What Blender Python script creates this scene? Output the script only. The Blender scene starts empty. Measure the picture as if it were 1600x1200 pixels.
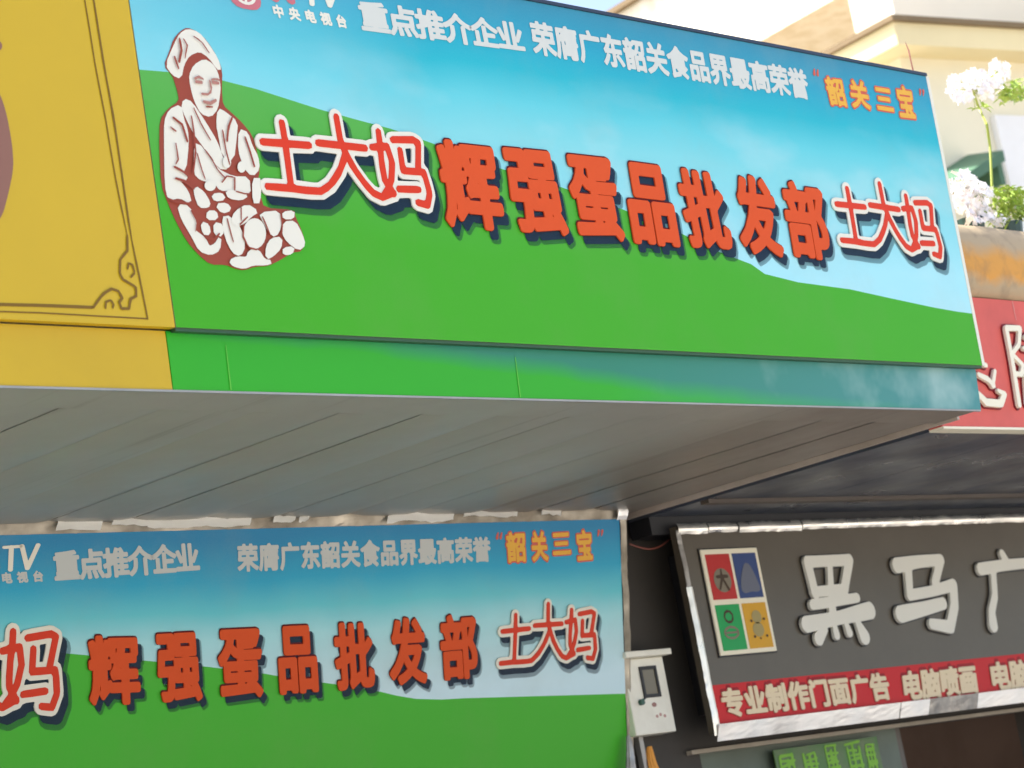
import bpy, bmesh, math, random
import numpy as np
from mathutils import Vector, Matrix
from mathutils.geometry import tessellate_polygon

random.seed(7)
rng = np.random.default_rng(7)
sc = bpy.context.scene
R = math.radians

# ------------------------------------------------------------------ camera
# camera axes (right, down, forward) written in world axes (X along the shopfronts,
# Y away from the street, Z up)
F_PX = 4200.0
EYE = Vector((0.0, 0.0, 1.7))
AX = np.array([0.66979997, 0.02050047, 0.74225854])      # world X in camera axes
AY = np.array([-0.72064848, 0.25889186, 0.64314911])
AZ = np.array([-0.17897983, -0.96568874, 0.18817939])
cam_d = bpy.data.cameras.new('camera')
cam_d.sensor_width = 36.0
cam_d.lens = 36.0 * F_PX / 1600.0
cam_d.clip_start = 0.1
cam_d.clip_end = 3000.0
cam_d.dof.use_dof = True
cam_d.dof.focus_distance = 9.6
cam_d.dof.aperture_fstop = 4.5
cam = bpy.data.objects.new('camera', cam_d)
sc.collection.objects.link(cam)
rot = Matrix(((AX[0], -AX[1], -AX[2]), (AY[0], -AY[1], -AY[2]), (AZ[0], -AZ[1], -AZ[2])))
cam.matrix_world = Matrix.Translation(EYE) @ rot.to_4x4()
sc.camera = cam

# ------------------------------------------------------------------ world, sun, exposure
SUN_EL, SUN_AZ = R(62), R(-42)       # azimuth from +Y towards +X (negative: left of the shops)
w = bpy.data.worlds.new('World')
sc.world = w
w.use_nodes = True
wn = w.node_tree
wn.nodes.clear()
sky = wn.nodes.new('ShaderNodeTexSky')
sky.sky_type = 'NISHITA'
sky.sun_disc = False
sky.sun_elevation = SUN_EL
sky.sun_rotation = SUN_AZ
sky.air_density = 1.0
sky.dust_density = 4.0
sky.ozone_density = 1.0
bg = wn.nodes.new('ShaderNodeBackground')
bg.inputs['Strength'].default_value = 0.13
wo = wn.nodes.new('ShaderNodeOutputWorld')
wn.links.new(sky.outputs[0], bg.inputs['Color'])
wn.links.new(bg.outputs[0], wo.inputs['Surface'])
sl = bpy.data.lights.new('sun', 'SUN')
sl.energy = 4.0
sl.angle = R(0.5)
sl.color = (1.0, 0.955, 0.88)
so = bpy.data.objects.new('sun', sl)
sc.collection.objects.link(so)
sd = Vector((math.sin(SUN_AZ) * math.cos(SUN_EL), math.cos(SUN_AZ) * math.cos(SUN_EL), math.sin(SUN_EL)))
so.rotation_euler = sd.to_track_quat('Z', 'Y').to_euler()
so.location = sd * 60
sc.view_settings.view_transform = 'Standard'
sc.view_settings.look = 'None'
sc.view_settings.gamma = 1.0
sc.view_settings.use_curve_mapping = False
sc.view_settings.exposure = 1.54

# ------------------------------------------------------------------ geometry helpers
def ray(px, py):
    d = np.array([px - 800.0, py - 600.0, F_PX])
    return np.array([d @ AX, d @ AY, d @ AZ])

def at(px, py, Y):
    d = ray(px, py)
    d = d * (Y / d[1])
    return Vector((d[0], d[1], d[2] + EYE.z))

def atz(px, py, z):
    d = ray(px, py)
    d = d * ((z - EYE.z) / d[2])
    return Vector((d[0], d[1], z))

def hit(px, py, p0, n):
    d = Vector(ray(px, py))
    o = Vector((0, 0, EYE.z))
    t = (Vector(p0) - o).dot(n) / d.dot(n)
    return o + d * t

class Plane:
    """a sign face: origin, tilt (radians, positive = top leans towards the street)"""
    def __init__(s, origin, tilt, yaw=0.0):
        s.o = Vector(origin)
        s.rot = Matrix.Rotation(yaw, 3, 'Z') @ Matrix.Rotation(math.pi / 2 + tilt, 3, 'X')
        s.u = s.rot @ Vector((1, 0, 0)); s.v = s.rot @ Vector((0, 1, 0)); s.n = s.rot @ Vector((0, 0, 1))
        s.euler = s.rot.to_euler()
    def uv(s, px, py):
        p = hit(px, py, s.o, s.n) - s.o
        return np.array([p.dot(s.u), p.dot(s.v)])

MESHES = sc.collection.objects

def props(o, label=None, cat=None, group=None, kind=None):
    if label: o['label'] = label
    if cat: o['category'] = cat
    if group: o['group'] = group
    if kind: o['kind'] = kind
    return o

def empty(name, loc=(0, 0, 0), rot=(0, 0, 0), label=None, cat=None, group=None):
    o = bpy.data.objects.new(name, None)
    o.empty_display_size = 0.1
    o.location = loc; o.rotation_euler = rot
    MESHES.link(o)
    return props(o, label, cat, group)

def mesh_obj(name, verts, faces, mats, parent=None, fmat=None, smooth=False):
    me = bpy.data.meshes.new(name)
    me.from_pydata([tuple(map(float, v)) for v in verts], [], faces)
    if not isinstance(mats, (list, tuple)): mats = [mats]
    for m in mats: me.materials.append(m)
    if fmat is not None:
        me.polygons.foreach_set('material_index', fmat)
    if smooth:
        me.polygons.foreach_set('use_smooth', [True] * len(me.polygons))
    me.update()
    o = bpy.data.objects.new(name, me)
    MESHES.link(o)
    if parent is not None: o.parent = parent
    return o

class MB:
    def __init__(s): s.v = []; s.f = []
    def add(s, v, f):
        b = len(s.v); s.v += [tuple(x) for x in v]; s.f += [tuple(i + b for i in q) for q in f]
        return s
    def box(s, a, b):
        x0, y0, z0 = a; x1, y1, z1 = b
        return s.add([(x0,y0,z0),(x1,y0,z0),(x1,y1,z0),(x0,y1,z0),(x0,y0,z1),(x1,y0,z1),(x1,y1,z1),(x0,y1,z1)],
                     [(3,2,1,0),(4,5,6,7),(0,1,5,4),(1,2,6,5),(2,3,7,6),(3,0,4,7)])
    def tube(s, pts, r, n=8, caps=True):
        pts = [Vector(p) for p in pts]
        rs = r if isinstance(r, (list, tuple)) else [r] * len(pts)
        b = len(s.v)
        for i, p in enumerate(pts):
            t = (pts[min(i + 1, len(pts) - 1)] - pts[max(i - 1, 0)]).normalized()
            a = t.cross(Vector((0, 0, 1)))
            if a.length < 1e-3: a = t.cross(Vector((0, 1, 0)))
            a.normalize(); c = t.cross(a)
            for k in range(n):
                q = 2 * math.pi * k / n
                s.v.append(tuple(p + (a * math.cos(q) + c * math.sin(q)) * rs[i]))
        for i in range(len(pts) - 1):
            for k in range(n):
                s.f.append((b+i*n+k, b+i*n+(k+1)%n, b+(i+1)*n+(k+1)%n, b+(i+1)*n+k))
        if caps:
            s.f.append(tuple(b + k for k in range(n))[::-1]); s.f.append(tuple(b + (len(pts)-1)*n + k for k in range(n)))
        return s
    def build(s, name, mat, parent=None, smooth=False):
        return mesh_obj(name, s.v, s.f, mat, parent, smooth=smooth)

def bevel(o, wdt=0.004, seg=2):
    bm = bmesh.new(); bm.from_mesh(o.data)
    bmesh.ops.remove_doubles(bm, verts=bm.verts, dist=1e-5)
    bmesh.ops.bevel(bm, geom=[e for e in bm.edges if len(e.link_faces) == 2 and e.calc_face_angle(0) > 0.6],
                    offset=wdt, segments=seg, profile=0.5, affect='EDGES')
    bm.to_mesh(o.data); bm.free()
    return o

def prism(loops, w0, w1):
    """loops in uv -> verts, faces of a solid between heights w0 and w1 (front face at w1)"""
    flat = [p for l in loops for p in l]
    start = []; k = 0
    for l in loops: start.append(k); k += len(l)
    def within(p, l):
        c = False; m = len(l)
        for i in range(m):
            a, b = l[i], l[(i + 1) % m]
            if (a[1] > p[1]) != (b[1] > p[1]) and p[0] < (b[0] - a[0]) * (p[1] - a[1]) / (b[1] - a[1]) + a[0]: c = not c
        return c
    inside = [[j for j in range(len(loops)) if j != i and within(loops[i][0], loops[j])] for i in range(len(loops))]
    tris = []
    for i in range(len(loops)):          # each outer contour with its own holes
        if len(inside[i]) % 2: continue
        grp = [i] + [j for j in range(len(loops)) if i in inside[j] and len(inside[j]) == len(inside[i]) + 1]
        idx = [start[j] + q for j in grp for q in range(len(loops[j]))]
        for t in tessellate_polygon([[Vector((p[0], p[1], 0)) for p in loops[j]] for j in grp]):
            tris.append(tuple(idx[q] for q in t))
    n = len(flat)
    v = [(p[0], p[1], w1) for p in flat]
    f = []
    for t in tris:
        a, b, c = (flat[i] for i in t)
        cr = (b[0]-a[0])*(c[1]-a[1]) - (b[1]-a[1])*(c[0]-a[0])
        if abs(cr) < 1e-12: continue
        f.append(tuple(t) if cr > 0 else tuple(t)[::-1])
    if w0 is not None:
        v += [(p[0], p[1], w0) for p in flat]
        k = 0
        for l in loops:
            m = len(l)
            for i in range(m):
                j = (i + 1) % m
                f.append((k + i, k + j, n + k + j, n + k + i))
            k += m
    return v, f

def shape_obj(name, items, mat, parent, w0, w1):
    mb = MB()
    for loops in items:
        mb.add(*prism(loops, w0, w1))
    return mb.build(name, mat, parent)

def glyph_objs(name, items, mat, parent, w0, w1):
    """one object for each character"""
    for loops in items: shape_obj(name, [loops], mat, parent, w0, w1)

def chaikin(p, n=1):
    p = [np.array(q, float) for q in p]
    for _ in range(n):
        r = []
        for i in range(len(p)):
            a, b = p[i], p[(i + 1) % len(p)]
            r += [a * .78 + b * .22, a * .22 + b * .78]
        p = r
    return p

# ------------------------------------------------------------------ distance-field lettering
def seg_dist(P, A, B):
    """P (n,2), A,B (m,2) -> (n,m) distance and parameter"""
    d = B - A
    L = (d ** 2).sum(1) + 1e-12
    t = ((P[:, None, :] - A[None]) * d[None]).sum(2) / L
    t = np.clip(t, 0, 1)
    q = A[None] + t[..., None] * d[None]
    return np.sqrt(((P[:, None, :] - q) ** 2).sum(2)), t

def contours(xs, ys, S):
    """marching squares on S<0 ; S[j,i] at (xs[i],ys[j])"""
    inside = S < 0
    cell = inside[:-1, :-1].astype(int) + 2 * inside[:-1, 1:] + 4 * inside[1:, 1:] + 8 * inside[1:, :-1]
    js, iis = np.nonzero((cell > 0) & (cell < 15))
    def pt(e):
        k, j, i = e
        if k == 0:
            a, b = S[j, i], S[j, i + 1]; t = a / (a - b); return (xs[i] + t * (xs[i + 1] - xs[i]), ys[j])
        a, b = S[j, i], S[j + 1, i]; t = a / (a - b); return (xs[i], ys[j] + t * (ys[j + 1] - ys[j]))
    T = {1: 'LB', 2: 'BR', 3: 'LR', 4: 'RT', 6: 'BT', 7: 'LT', 8: 'TL', 9: 'TB', 11: 'TR', 12: 'RL', 13: 'RB', 14: 'BL'}
    nxt = {}
    for j, i in zip(js, iis):
        c = cell[j, i]
        E_ = {'B': (0, j, i), 'T': (0, j + 1, i), 'L': (1, j, i), 'R': (1, j, i + 1)}
        segs = [T[c]] if c in T else (['LB', 'RT'] if c == 5 else ['BR', 'TL'])
        for s in segs:
            nxt.setdefault(E_[s[0]], []).append(E_[s[1]])
            nxt.setdefault(E_[s[1]], []).append(E_[s[0]])
    seen = set(); loops = []
    for st in nxt:
        if st in seen: continue
        lp = [st]; seen.add(st); cur = st
        while True:
            for q in nxt[cur]:
                if q not in seen:
                    seen.add(q); lp.append(q); cur = q; break
            else: break
        if len(lp) > 4: loops.append([pt(e) for e in lp])
    out = []
    for l in loops:      # drop points that lie on a straight run
        a = np.array(l)
        for eps in (0.0012, 0.0012):
            if len(a) < 6: break
            p, q = np.roll(a, 1, 0), np.roll(a, -1, 0)
            d = q - p
            dev = np.abs(d[:, 0] * (a - p)[:, 1] - d[:, 1] * (a - p)[:, 0]) / (np.hypot(*d.T) + 1e-9)
            keep = dev > eps
            keep[::4] = True
            a = a[keep]
        area = 0.5 * np.sum(a[:, 0] * np.roll(a[:, 1], -1) - a[:, 1] * np.roll(a[:, 0], -1))
        if abs(area) > 1e-4: out.append(a)
    return out

_glyph = {}
def glyph_outline(ch):
    """outline segments (em units) of a character of Blender's own built-in face"""
    if ch in _glyph: return _glyph[ch]
    cu = bpy.data.curves.new('tmp', 'FONT')
    cu.body = ch; cu.size = 1.0; cu.resolution_u = 3
    ob = bpy.data.objects.new('tmp', cu)
    MESHES.link(ob)
    dg = bpy.context.evaluated_depsgraph_get()
    me = bpy.data.meshes.new_from_object(ob.evaluated_get(dg))
    V = np.array([v.co[:2] for v in me.vertices])
    cnt = {}
    for p in me.polygons:
        vs = list(p.vertices)
        for i in range(len(vs)):
            k = tuple(sorted((vs[i], vs[(i + 1) % len(vs)]))); cnt[k] = cnt.get(k, 0) + 1
    # vertices can be doubled: match boundary edges by position
    seg = [(V[a], V[b]) for (a, b), c in cnt.items() if c == 1]
    keyed = {}
    for a, b in seg:
        k = tuple(sorted((tuple(np.round(a, 5)), tuple(np.round(b, 5))))); keyed.setdefault(k, []).append((a, b))
    seg = [s[0] for s in keyed.values() if len(s) % 2]
    A = np.array([s[0] for s in seg]); B = np.array([s[1] for s in seg])
    bpy.data.objects.remove(ob); bpy.data.curves.remove(cu); bpy.data.meshes.remove(me)
    _glyph[ch] = (A, B)
    return A, B

_shape = {}
def glyph_shape(ch, off, res=84):
    k = (ch, off, res)
    if k in _shape: return _shape[k]
    A, B = glyph_outline(ch)
    lo = np.minimum(A.min(0), B.min(0)) - off - .04; hi = np.maximum(A.max(0), B.max(0)) + off + .04
    m = max(hi - lo)
    xs = np.linspace(lo[0], hi[0], max(12, int(res * (hi - lo)[0] / m))); ys = np.linspace(lo[1], hi[1], max(12, int(res * (hi - lo)[1] / m)))
    X, Y = np.meshgrid(xs, ys)
    P = np.stack([X.ravel(), Y.ravel()], 1) + 1.3e-5
    D, _ = seg_dist(P, A, B)
    D = D.min(1)
    yy = P[:, 1:2]
    cr = ((A[None, :, 1] > yy) != (B[None, :, 1] > yy))
    dy = np.where(np.abs(B[:, 1] - A[:, 1]) < 1e-12, 1e-12, B[:, 1] - A[:, 1])
    xi = A[None, :, 0] + (yy - A[None, :, 1]) / dy[None] * (B[:, 0] - A[:, 0])[None]
    ins = ((cr & (P[:, 0:1] < xi)).sum(1) % 2) == 1
    S = np.where(ins, -D, D) - off
    _shape[k] = contours(xs, ys, S.reshape(X.shape))
    return _shape[k]

def stroke_shape(strokes, grow=0.0, res=110, aspect=1.0, soft=0.0):
    """strokes: list of [(x,y,r), ...] -> loops of their union, grown by grow"""
    A = []; B = []; ra = []; rb = []
    for s in strokes:
        if len(s) == 1: s = [s[0], (s[0][0] + 1e-4, s[0][1], s[0][2])]
        for p, q in zip(s[:-1], s[1:]):
            A.append(p[:2]); B.append(q[:2]); ra.append(p[2]); rb.append(q[2])
    A = np.array(A, float); B = np.array(B, float); ra = np.array(ra); rb = np.array(rb)
    rm = max(ra.max(), rb.max()) + grow + .03
    lo = np.minimum(A.min(0), B.min(0)) - rm; hi = np.maximum(A.max(0), B.max(0)) + rm
    m = max(hi - lo)
    xs = np.linspace(lo[0], hi[0], int(res * (hi - lo)[0] / m) + 8); ys = np.linspace(lo[1], hi[1], int(res * (hi - lo)[1] / m) + 8)
    X, Y = np.meshgrid(xs, ys)
    P = np.stack([X.ravel(), Y.ravel()], 1)
    D, t = seg_dist(P, A, B)
    D = D - (ra[None] * (1 - t) + rb[None] * t) - grow
    return contours(xs, ys, D.min(1).reshape(X.shape))

def bbox(loops):
    a = np.concatenate([np.array(l) for l in loops])
    return a.min(0), a.max(0)

def amap(loops, O, Ex, Ey, lo=(0, 0), hi=(1, 1)):
    lo = np.array(lo); hi = np.array(hi)
    return [[O + ((p[0] - lo[0]) / (hi[0] - lo[0])) * Ex + ((p[1] - lo[1]) / (hi[1] - lo[1])) * Ey for p in np.array(l)] for l in loops]

def shift(loops, d):
    d = np.array(d)
    return [[p + d for p in l] for l in loops]

def text_row(pl, txt, BL, BR, TL, off=.03, res=64, gap=0.0):
    """characters spread evenly from BL to BR (pixels of the photograph give the place on the sign)"""
    O = pl.uv(*BL); Ex = pl.uv(*BR) - O; Ey = pl.uv(*TL) - O
    n = len(txt); out = []
    for i, ch in enumerate(txt):
        if ch == ' ': continue
        L = glyph_shape(ch, off, res)
        out.append(amap(L, O + Ex * (i + gap / 2) / n, Ex * (1 - gap) / n, Ey, (0.03, -.10), (0.97, .86)))
    return out

# ------------------------------------------------------------------ materials
def lin(c):
    return tuple(((x / 255) / 12.92 if x / 255 <= .04045 else ((x / 255 + .055) / 1.055) ** 2.4) for x in c)

class Mat:
    def __init__(s, name):
        s.m = bpy.data.materials.new(name); s.m.use_nodes = True
        s.t = s.m.node_tree; s.n = s.t.nodes; s.l = s.t.links
        s.p = s.n['Principled BSDF']
        s.tc = s.n.new('ShaderNodeTexCoord')
    def new(s, kind, **kw):
        n = s.n.new(kind)
        for k, v in kw.items():
            if k in n.inputs: n.inputs[k].default_value = v
            else: setattr(n, k, v)
        return n
    def noise(s, scale, detail=4, rough=.55, vec=None, dist=0.0):
        n = s.new('ShaderNodeTexNoise'); n.inputs['Scale'].default_value = scale
        n.inputs['Detail'].default_value = detail; n.inputs['Roughness'].default_value = rough
        n.inputs['Distortion'].default_value = dist
        s.l.new(vec if vec is not None else s.tc.outputs['Object'], n.inputs['Vector'])
        return n.outputs['Fac']
    def ramp(s, fac, stops):
        r = s.new('ShaderNodeValToRGB')
        e = r.color_ramp.elements
        while len(e) < len(stops): e.new(.5)
        for i, (p, c) in enumerate(stops):
            e[i].position = p; e[i].color = (*c[:3], 1) if len(c) > 1 else (c[0],) * 3 + (1,)
        s.l.new(fac, r.inputs['Fac'])
        return r.outputs['Color']
    def mix(s, fac, a, b, mode='MIX'):
        m = s.new('ShaderNodeMix', data_type='RGBA', blend_type=mode)
        for x, i in ((fac, 0), (a, 6), (b, 7)):
            if hasattr(x, 'links') or isinstance(x, bpy.types.NodeSocket): s.l.new(x, m.inputs[i])
            else: m.inputs[i].default_value = x if i == 0 else (*x[:3], 1)
        return m.outputs[2]
    def math(s, op, a, b=0.0, clamp=False):
        m = s.new('ShaderNodeMath', operation=op, use_clamp=clamp)
        for x, i in ((a, 0), (b, 1)):
            if isinstance(x, bpy.types.NodeSocket): s.l.new(x, m.inputs[i])
            else: m.inputs[i].default_value = x
        return m.outputs[0]
    def xyz(s, which='Object'):
        n = s.new('ShaderNodeSeparateXYZ'); s.l.new(s.tc.outputs[which], n.inputs[0]); return n.outputs
    def color(s, c):
        if isinstance(c, bpy.types.NodeSocket): s.l.new(c, s.p.inputs['Base Color'])
        else: s.p.inputs['Base Color'].default_value = (*c, 1)
    def surf(s, rough=.5, metal=0., spec=.5, coat=0.):
        s.p.inputs['Roughness'].default_value = rough; s.p.inputs['Metallic'].default_value = metal
        s.p.inputs['Specular IOR Level'].default_value = spec; s.p.inputs['Coat Weight'].default_value = coat
    def bump(s, fac, strength=.2, dist=.01):
        b = s.new('ShaderNodeBump'); b.inputs['Strength'].default_value = strength; b.inputs['Distance'].default_value = dist
        s.l.new(fac, b.inputs['Height']); s.l.new(b.outputs[0], s.p.inputs['Normal'])
    def vary_rough(s, lo, hi, scale=3):
        r = s.new('ShaderNodeMapRange'); s.l.new(s.noise(scale, 5), r.inputs[0])
        r.inputs[1].default_value = .3; r.inputs[2].default_value = .7
        r.inputs[3].default_value = lo; r.inputs[4].default_value = hi
        s.l.new(r.outputs[0], s.p.inputs['Roughness'])

def paint(name, c, rough=.45, dirt=.12, scale=3.0, bumpy=0.04, metal=0., spec=.5, dirtc=(.25, .22, .17)):
    """plain colour with uneven grime and a fine surface"""
    m = Mat(name)
    a = m.noise(scale, 6, .6)
    b = m.noise(scale * 9, 4, .6)
    f = m.math('MULTIPLY', m.ramp(a, [(.35, (0,)), (.75, (1,))]), dirt)
    col = m.mix(f, c, tuple(x * y * 1.6 for x, y in zip(c, dirtc)))
    col = m.mix(m.math('MULTIPLY', b, dirt * .6), col, tuple(min(1, x * 1.15 + .01) for x in c))
    m.color(col); m.surf(rough, metal, spec)
    if bumpy: m.bump(b, bumpy, .004)
    return m.m

def printed(name, c, rough=.38, blotch=.06):
    m = Mat(name)
    a = m.noise(5, 5, .6); b = m.noise(160, 2, .5)
    col = m.mix(m.math('MULTIPLY', a, blotch), c, tuple(x * .72 + .02 for x in c))
    col = m.mix(m.math('MULTIPLY', b, blotch), col, tuple(min(1, x * 1.1 + .02) for x in c))
    m.color(col); m.surf(rough + .1, 0, .25)
    m.bump(m.noise(2.2, 3), .03, .02)
    return m.m

def art_sky(name, stops, H, W, left_lift=0.0, cloud=.5, band=.4):
    """printed picture of a sky: colours run down the sheet, soft clouds in the middle"""
    m = Mat(name)
    X, Y, Z = m.xyz()
    v = m.math('DIVIDE', Y, H)
    wob = m.math('MULTIPLY', m.math('SUBTRACT', m.noise(.9, 3), .5), .10)
    v = m.math('ADD', v, wob)
    base = m.ramp(v, stops)
    mp = m.new('ShaderNodeMapping'); m.l.new(m.tc.outputs['Object'], mp.inputs[0]); mp.inputs['Scale'].default_value = (1.0, 2.1, 1)
    cl = m.noise(1.5, 4, .5, mp.outputs[0])
    cl = m.ramp(cl, [(.5, (0,)), (.74, (1,))])
    vm = m.ramp(v, [(.28, (.6,)), (.45, (1,)), (.72, (.5,)), (.82, (0,))])
    f = m.math('MULTIPLY', m.math('MULTIPLY', cl, vm), cloud)
    col = m.mix(f, base, lin((200, 222, 222)))
    lf = m.math('SUBTRACT', 1.0, m.math('DIVIDE', X, W * .30), True)
    col = m.mix(m.math('MULTIPLY', lf, left_lift), col, lin((140, 208, 220)))
    gr = m.ramp(m.noise(1.9, 7, .65), [(.5, (0,)), (.72, (1,))])
    col = m.mix(m.math('MULTIPLY', gr, .14), col, lin((150, 160, 150)))
    m.color(m.mix(m.math('MULTIPLY', m.noise(140, 2), .05), col, (.7, .75, .75)))
    m.surf(.48, 0, .22)
    m.bump(m.noise(1.7, 3), .04, .03)
    return m.m

def art_hill(name, top, low, v0, v1, H):
    m = Mat(name)
    X, Y, Z = m.xyz()
    v = m.math('DIVIDE', m.math('ADD', Y, m.math('MULTIPLY', m.math('SUBTRACT', m.noise(1.1, 3), .5), .3)), H)
    col = m.ramp(v, [(v0, low), (v1, top)])
    gr = m.ramp(m.noise(1.6, 7, .65), [(.48, (0,)), (.72, (1,))])
    col = m.mix(m.math('MULTIPLY', gr, .16), col, lin((120, 150, 90)))
    m.color(m.mix(m.math('MULTIPLY', m.noise(140, 2), .04), col, (.3, .5, .25)))
    m.surf(.48, 0, .22); m.bump(m.noise(1.7, 3), .04, .03)
    return m.m

def foil(name, c=(.93, .90, .82), rough=.24, b=.12, scale=5):
    m = Mat(name)
    a = m.noise(scale, 3, .5)
    m.color(m.mix(m.ramp(m.noise(scale * .6, 5), [(.5, (0,)), (.7, (1,))]), c, tuple(x * .7 for x in c)))
    m.surf(rough, .95, .5); m.bump(a, b, .03)
    m.vary_rough(rough * .7, rough * 2.2, scale)
    return m.m

def shadow_mat(name, a):
    m = Mat(name); m.color((.006, .022, .05)); m.surf(.5, 0, .2)
    m.p.inputs['Alpha'].default_value = a
    return m.m

M = {}
M['white_print'] = printed('white_print', lin((226, 222, 206)))
M['text_print'] = printed('text_print', lin((206, 208, 200)))
M['grey_print'] = printed('grey_print', lin((190, 194, 190)))
M['cream_print'] = printed('cream_print', lin((238, 230, 205)))
M['red_letter'] = printed('red_letter_face', lin((214, 78, 22)), .55, .25)
M['maroon'] = printed('maroon_edge', lin((92, 14, 22)), .6)
M['logo_red'] = printed('logo_red', lin((212, 52, 18)), .45, .1)
M['navy'] = shadow_mat('printed_drop_shadow', .86)
M['navy_soft'] = shadow_mat('printed_drop_shadow_soft', .38)
M['brown_ink'] = printed('brown_ink', lin((150, 66, 46)), .4, .15)
M['soft_ink'] = printed('soft_brown_ink', lin((176, 122, 108)), .4, .15)
M['gold'] = printed('gold_ink', lin((228, 172, 60)), .4)
M['red_ink'] = printed('red_ink', lin((205, 92, 72)), .4)
M['pink_ink'] = printed('faded_red_ink', lin((196, 110, 118)), .4)
M['yellow'] = paint('yellow_sheet', lin((200, 166, 12)), .42, .10, 1.6, .03)
M['yellow2'] = paint('yellow_strip', lin((198, 164, 10)), .4, .16, 2.2, .03)
M['brown_line'] = printed('brown_line', lin((122, 92, 28)))
M['brown_mark'] = printed('brown_mark', lin((140, 98, 84)), .4, .2)
M['joint'] = printed('joint_green', lin((92, 186, 60)))
M['steel'] = paint('dull_steel', (.42, .40, .37), .45, .4, 4, .06, .6)
M['dark_trim'] = paint('dark_blue_trim', (.018, .03, .06), .4, .2)
M['foil'] = foil('crumpled_foil')
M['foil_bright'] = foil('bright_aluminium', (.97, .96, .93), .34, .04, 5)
M['highlight'] = paint('white_foil_highlight', (.93, .92, .86), .3, .1, 12, .1, .15)  # near-diffuse white standing in for bright reflections on the foil
M['foil_tan'] = foil('tan_foil', (.46, .41, .33), .45, .3, 6)
M['foil_dull'] = foil('dull_aluminium', (.45, .43, .4), .4, .4, 12)
M['charcoal'] = paint('charcoal_acrylic', lin((88, 80, 67)), .32, .3, 2.5, .03)
M['black_edge'] = paint('black_edge', (.012, .012, .014), .5, .1)
M['letter_grey'] = printed('pale_grey_letter', lin((228, 225, 212)), .4, .2)
M['band_red'] = printed('band_red', lin((204, 30, 36)), .4, .2)
M['band_letter'] = printed('band_letter', lin((232, 212, 176)), .4, .15)
M['fascia_red'] = paint('weathered_red_fascia', lin((216, 92, 80)), .55, .35, 3, .05)
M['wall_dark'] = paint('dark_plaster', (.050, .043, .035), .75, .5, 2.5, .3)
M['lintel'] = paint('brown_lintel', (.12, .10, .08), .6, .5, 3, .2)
M['plaster'] = paint('grey_plaster', (.38, .36, .33), .85, .5, 1.2, .4)
M['box_white'] = paint('white_enamel', lin((236, 232, 216)), .4, .25, 8, .05)
M['glass_dark'] = paint('dull_window', lin((120, 112, 96)), .12, .1)
M['orange'] = paint('orange_cloth', lin((232, 158, 60)), .6, .3, 12, .3)

# ------------------------------------------------------------------ setting: street, pavement
def ground_mat():
    m = Mat('street_concrete')
    br = m.new('ShaderNodeTexBrick'); m.l.new(m.tc.outputs['Object'], br.inputs['Vector'])
    br.offset = 0; br.inputs['Scale'].default_value = .25
    br.inputs['Color1'].default_value = (.42, .40, .365, 1); br.inputs['Color2'].default_value = (.38, .365, .335, 1)
    br.inputs['Mortar'].default_value = (.08, .075, .07, 1); br.inputs['Mortar Size'].default_value = .006
    a = m.noise(.6, 8, .6)
    m.color(m.mix(m.math('MULTIPLY', a, .5), br.outputs['Color'], (.26, .245, .225)))
    m.surf(.85, 0, .3); m.bump(m.noise(30, 6), .3, .01)
    return m.m
gm = ground_mat()
g = mesh_obj('ground', [(-1500, -1500, -.004), (1500, -1500, -.004), (1500, 1500, -.004), (-1500, 1500, -.004)], [(0, 1, 2, 3)], gm)
props(g, kind='structure')
pav = Mat('paving_slabs')
br = pav.new('ShaderNodeTexBrick'); pav.l.new(pav.tc.outputs['Object'], br.inputs['Vector'])
br.inputs['Scale'].default_value = 1.2
br.inputs['Color1'].default_value = (.33, .28, .25, 1); br.inputs['Color2'].default_value = (.28, .26, .24, 1)
br.inputs['Mortar'].default_value = (.1, .09, .08, 1); br.inputs['Mortar Size'].default_value = .012
pav.color(pav.mix(pav.math('MULTIPLY', pav.noise(2, 6), .4), br.outputs['Color'], (.15, .14, .13))); pav.surf(.85, 0, .3)
p = MB().box((-30, 4.6, .0), (45, 8.2, .13)).build('pavement', pav.m); props(p, kind='structure')
k = MB().box((-30, 4.42, .0), (45, 4.597, .14)).build('kerb', M['plaster']); props(k, kind='structure'); bevel(k, .01)

# ------------------------------------------------------------------ the canopy
SOF_Z = 1.704 + 1.7
CX0, CX1 = 1.2, 9.905           # canopy ends along the street
Y_NEAR, Y_FAR = 6.0, 8.1
canopy = empty('shop_canopy', (CX0, Y_FAR, SOF_Z), label='deep canopy with grey sheet underside, above the tilted blue and green sign', cat='canopy')
def local(o, parent):          # keep world coordinates when parenting to an unrotated empty
    o.location = (-parent.location.x, -parent.location.y, -parent.location.z); return o

sf = Mat('soffit_sheet')
X_, Y_, Z_ = sf.xyz()
a = sf.noise(.9, 5); b_ = sf.noise(26, 4)
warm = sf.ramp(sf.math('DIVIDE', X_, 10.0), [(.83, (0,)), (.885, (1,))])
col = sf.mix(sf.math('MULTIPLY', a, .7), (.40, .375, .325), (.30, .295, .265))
col = sf.mix(sf.math('MULTIPLY', warm, .6), col, (.20, .145, .11))
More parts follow.
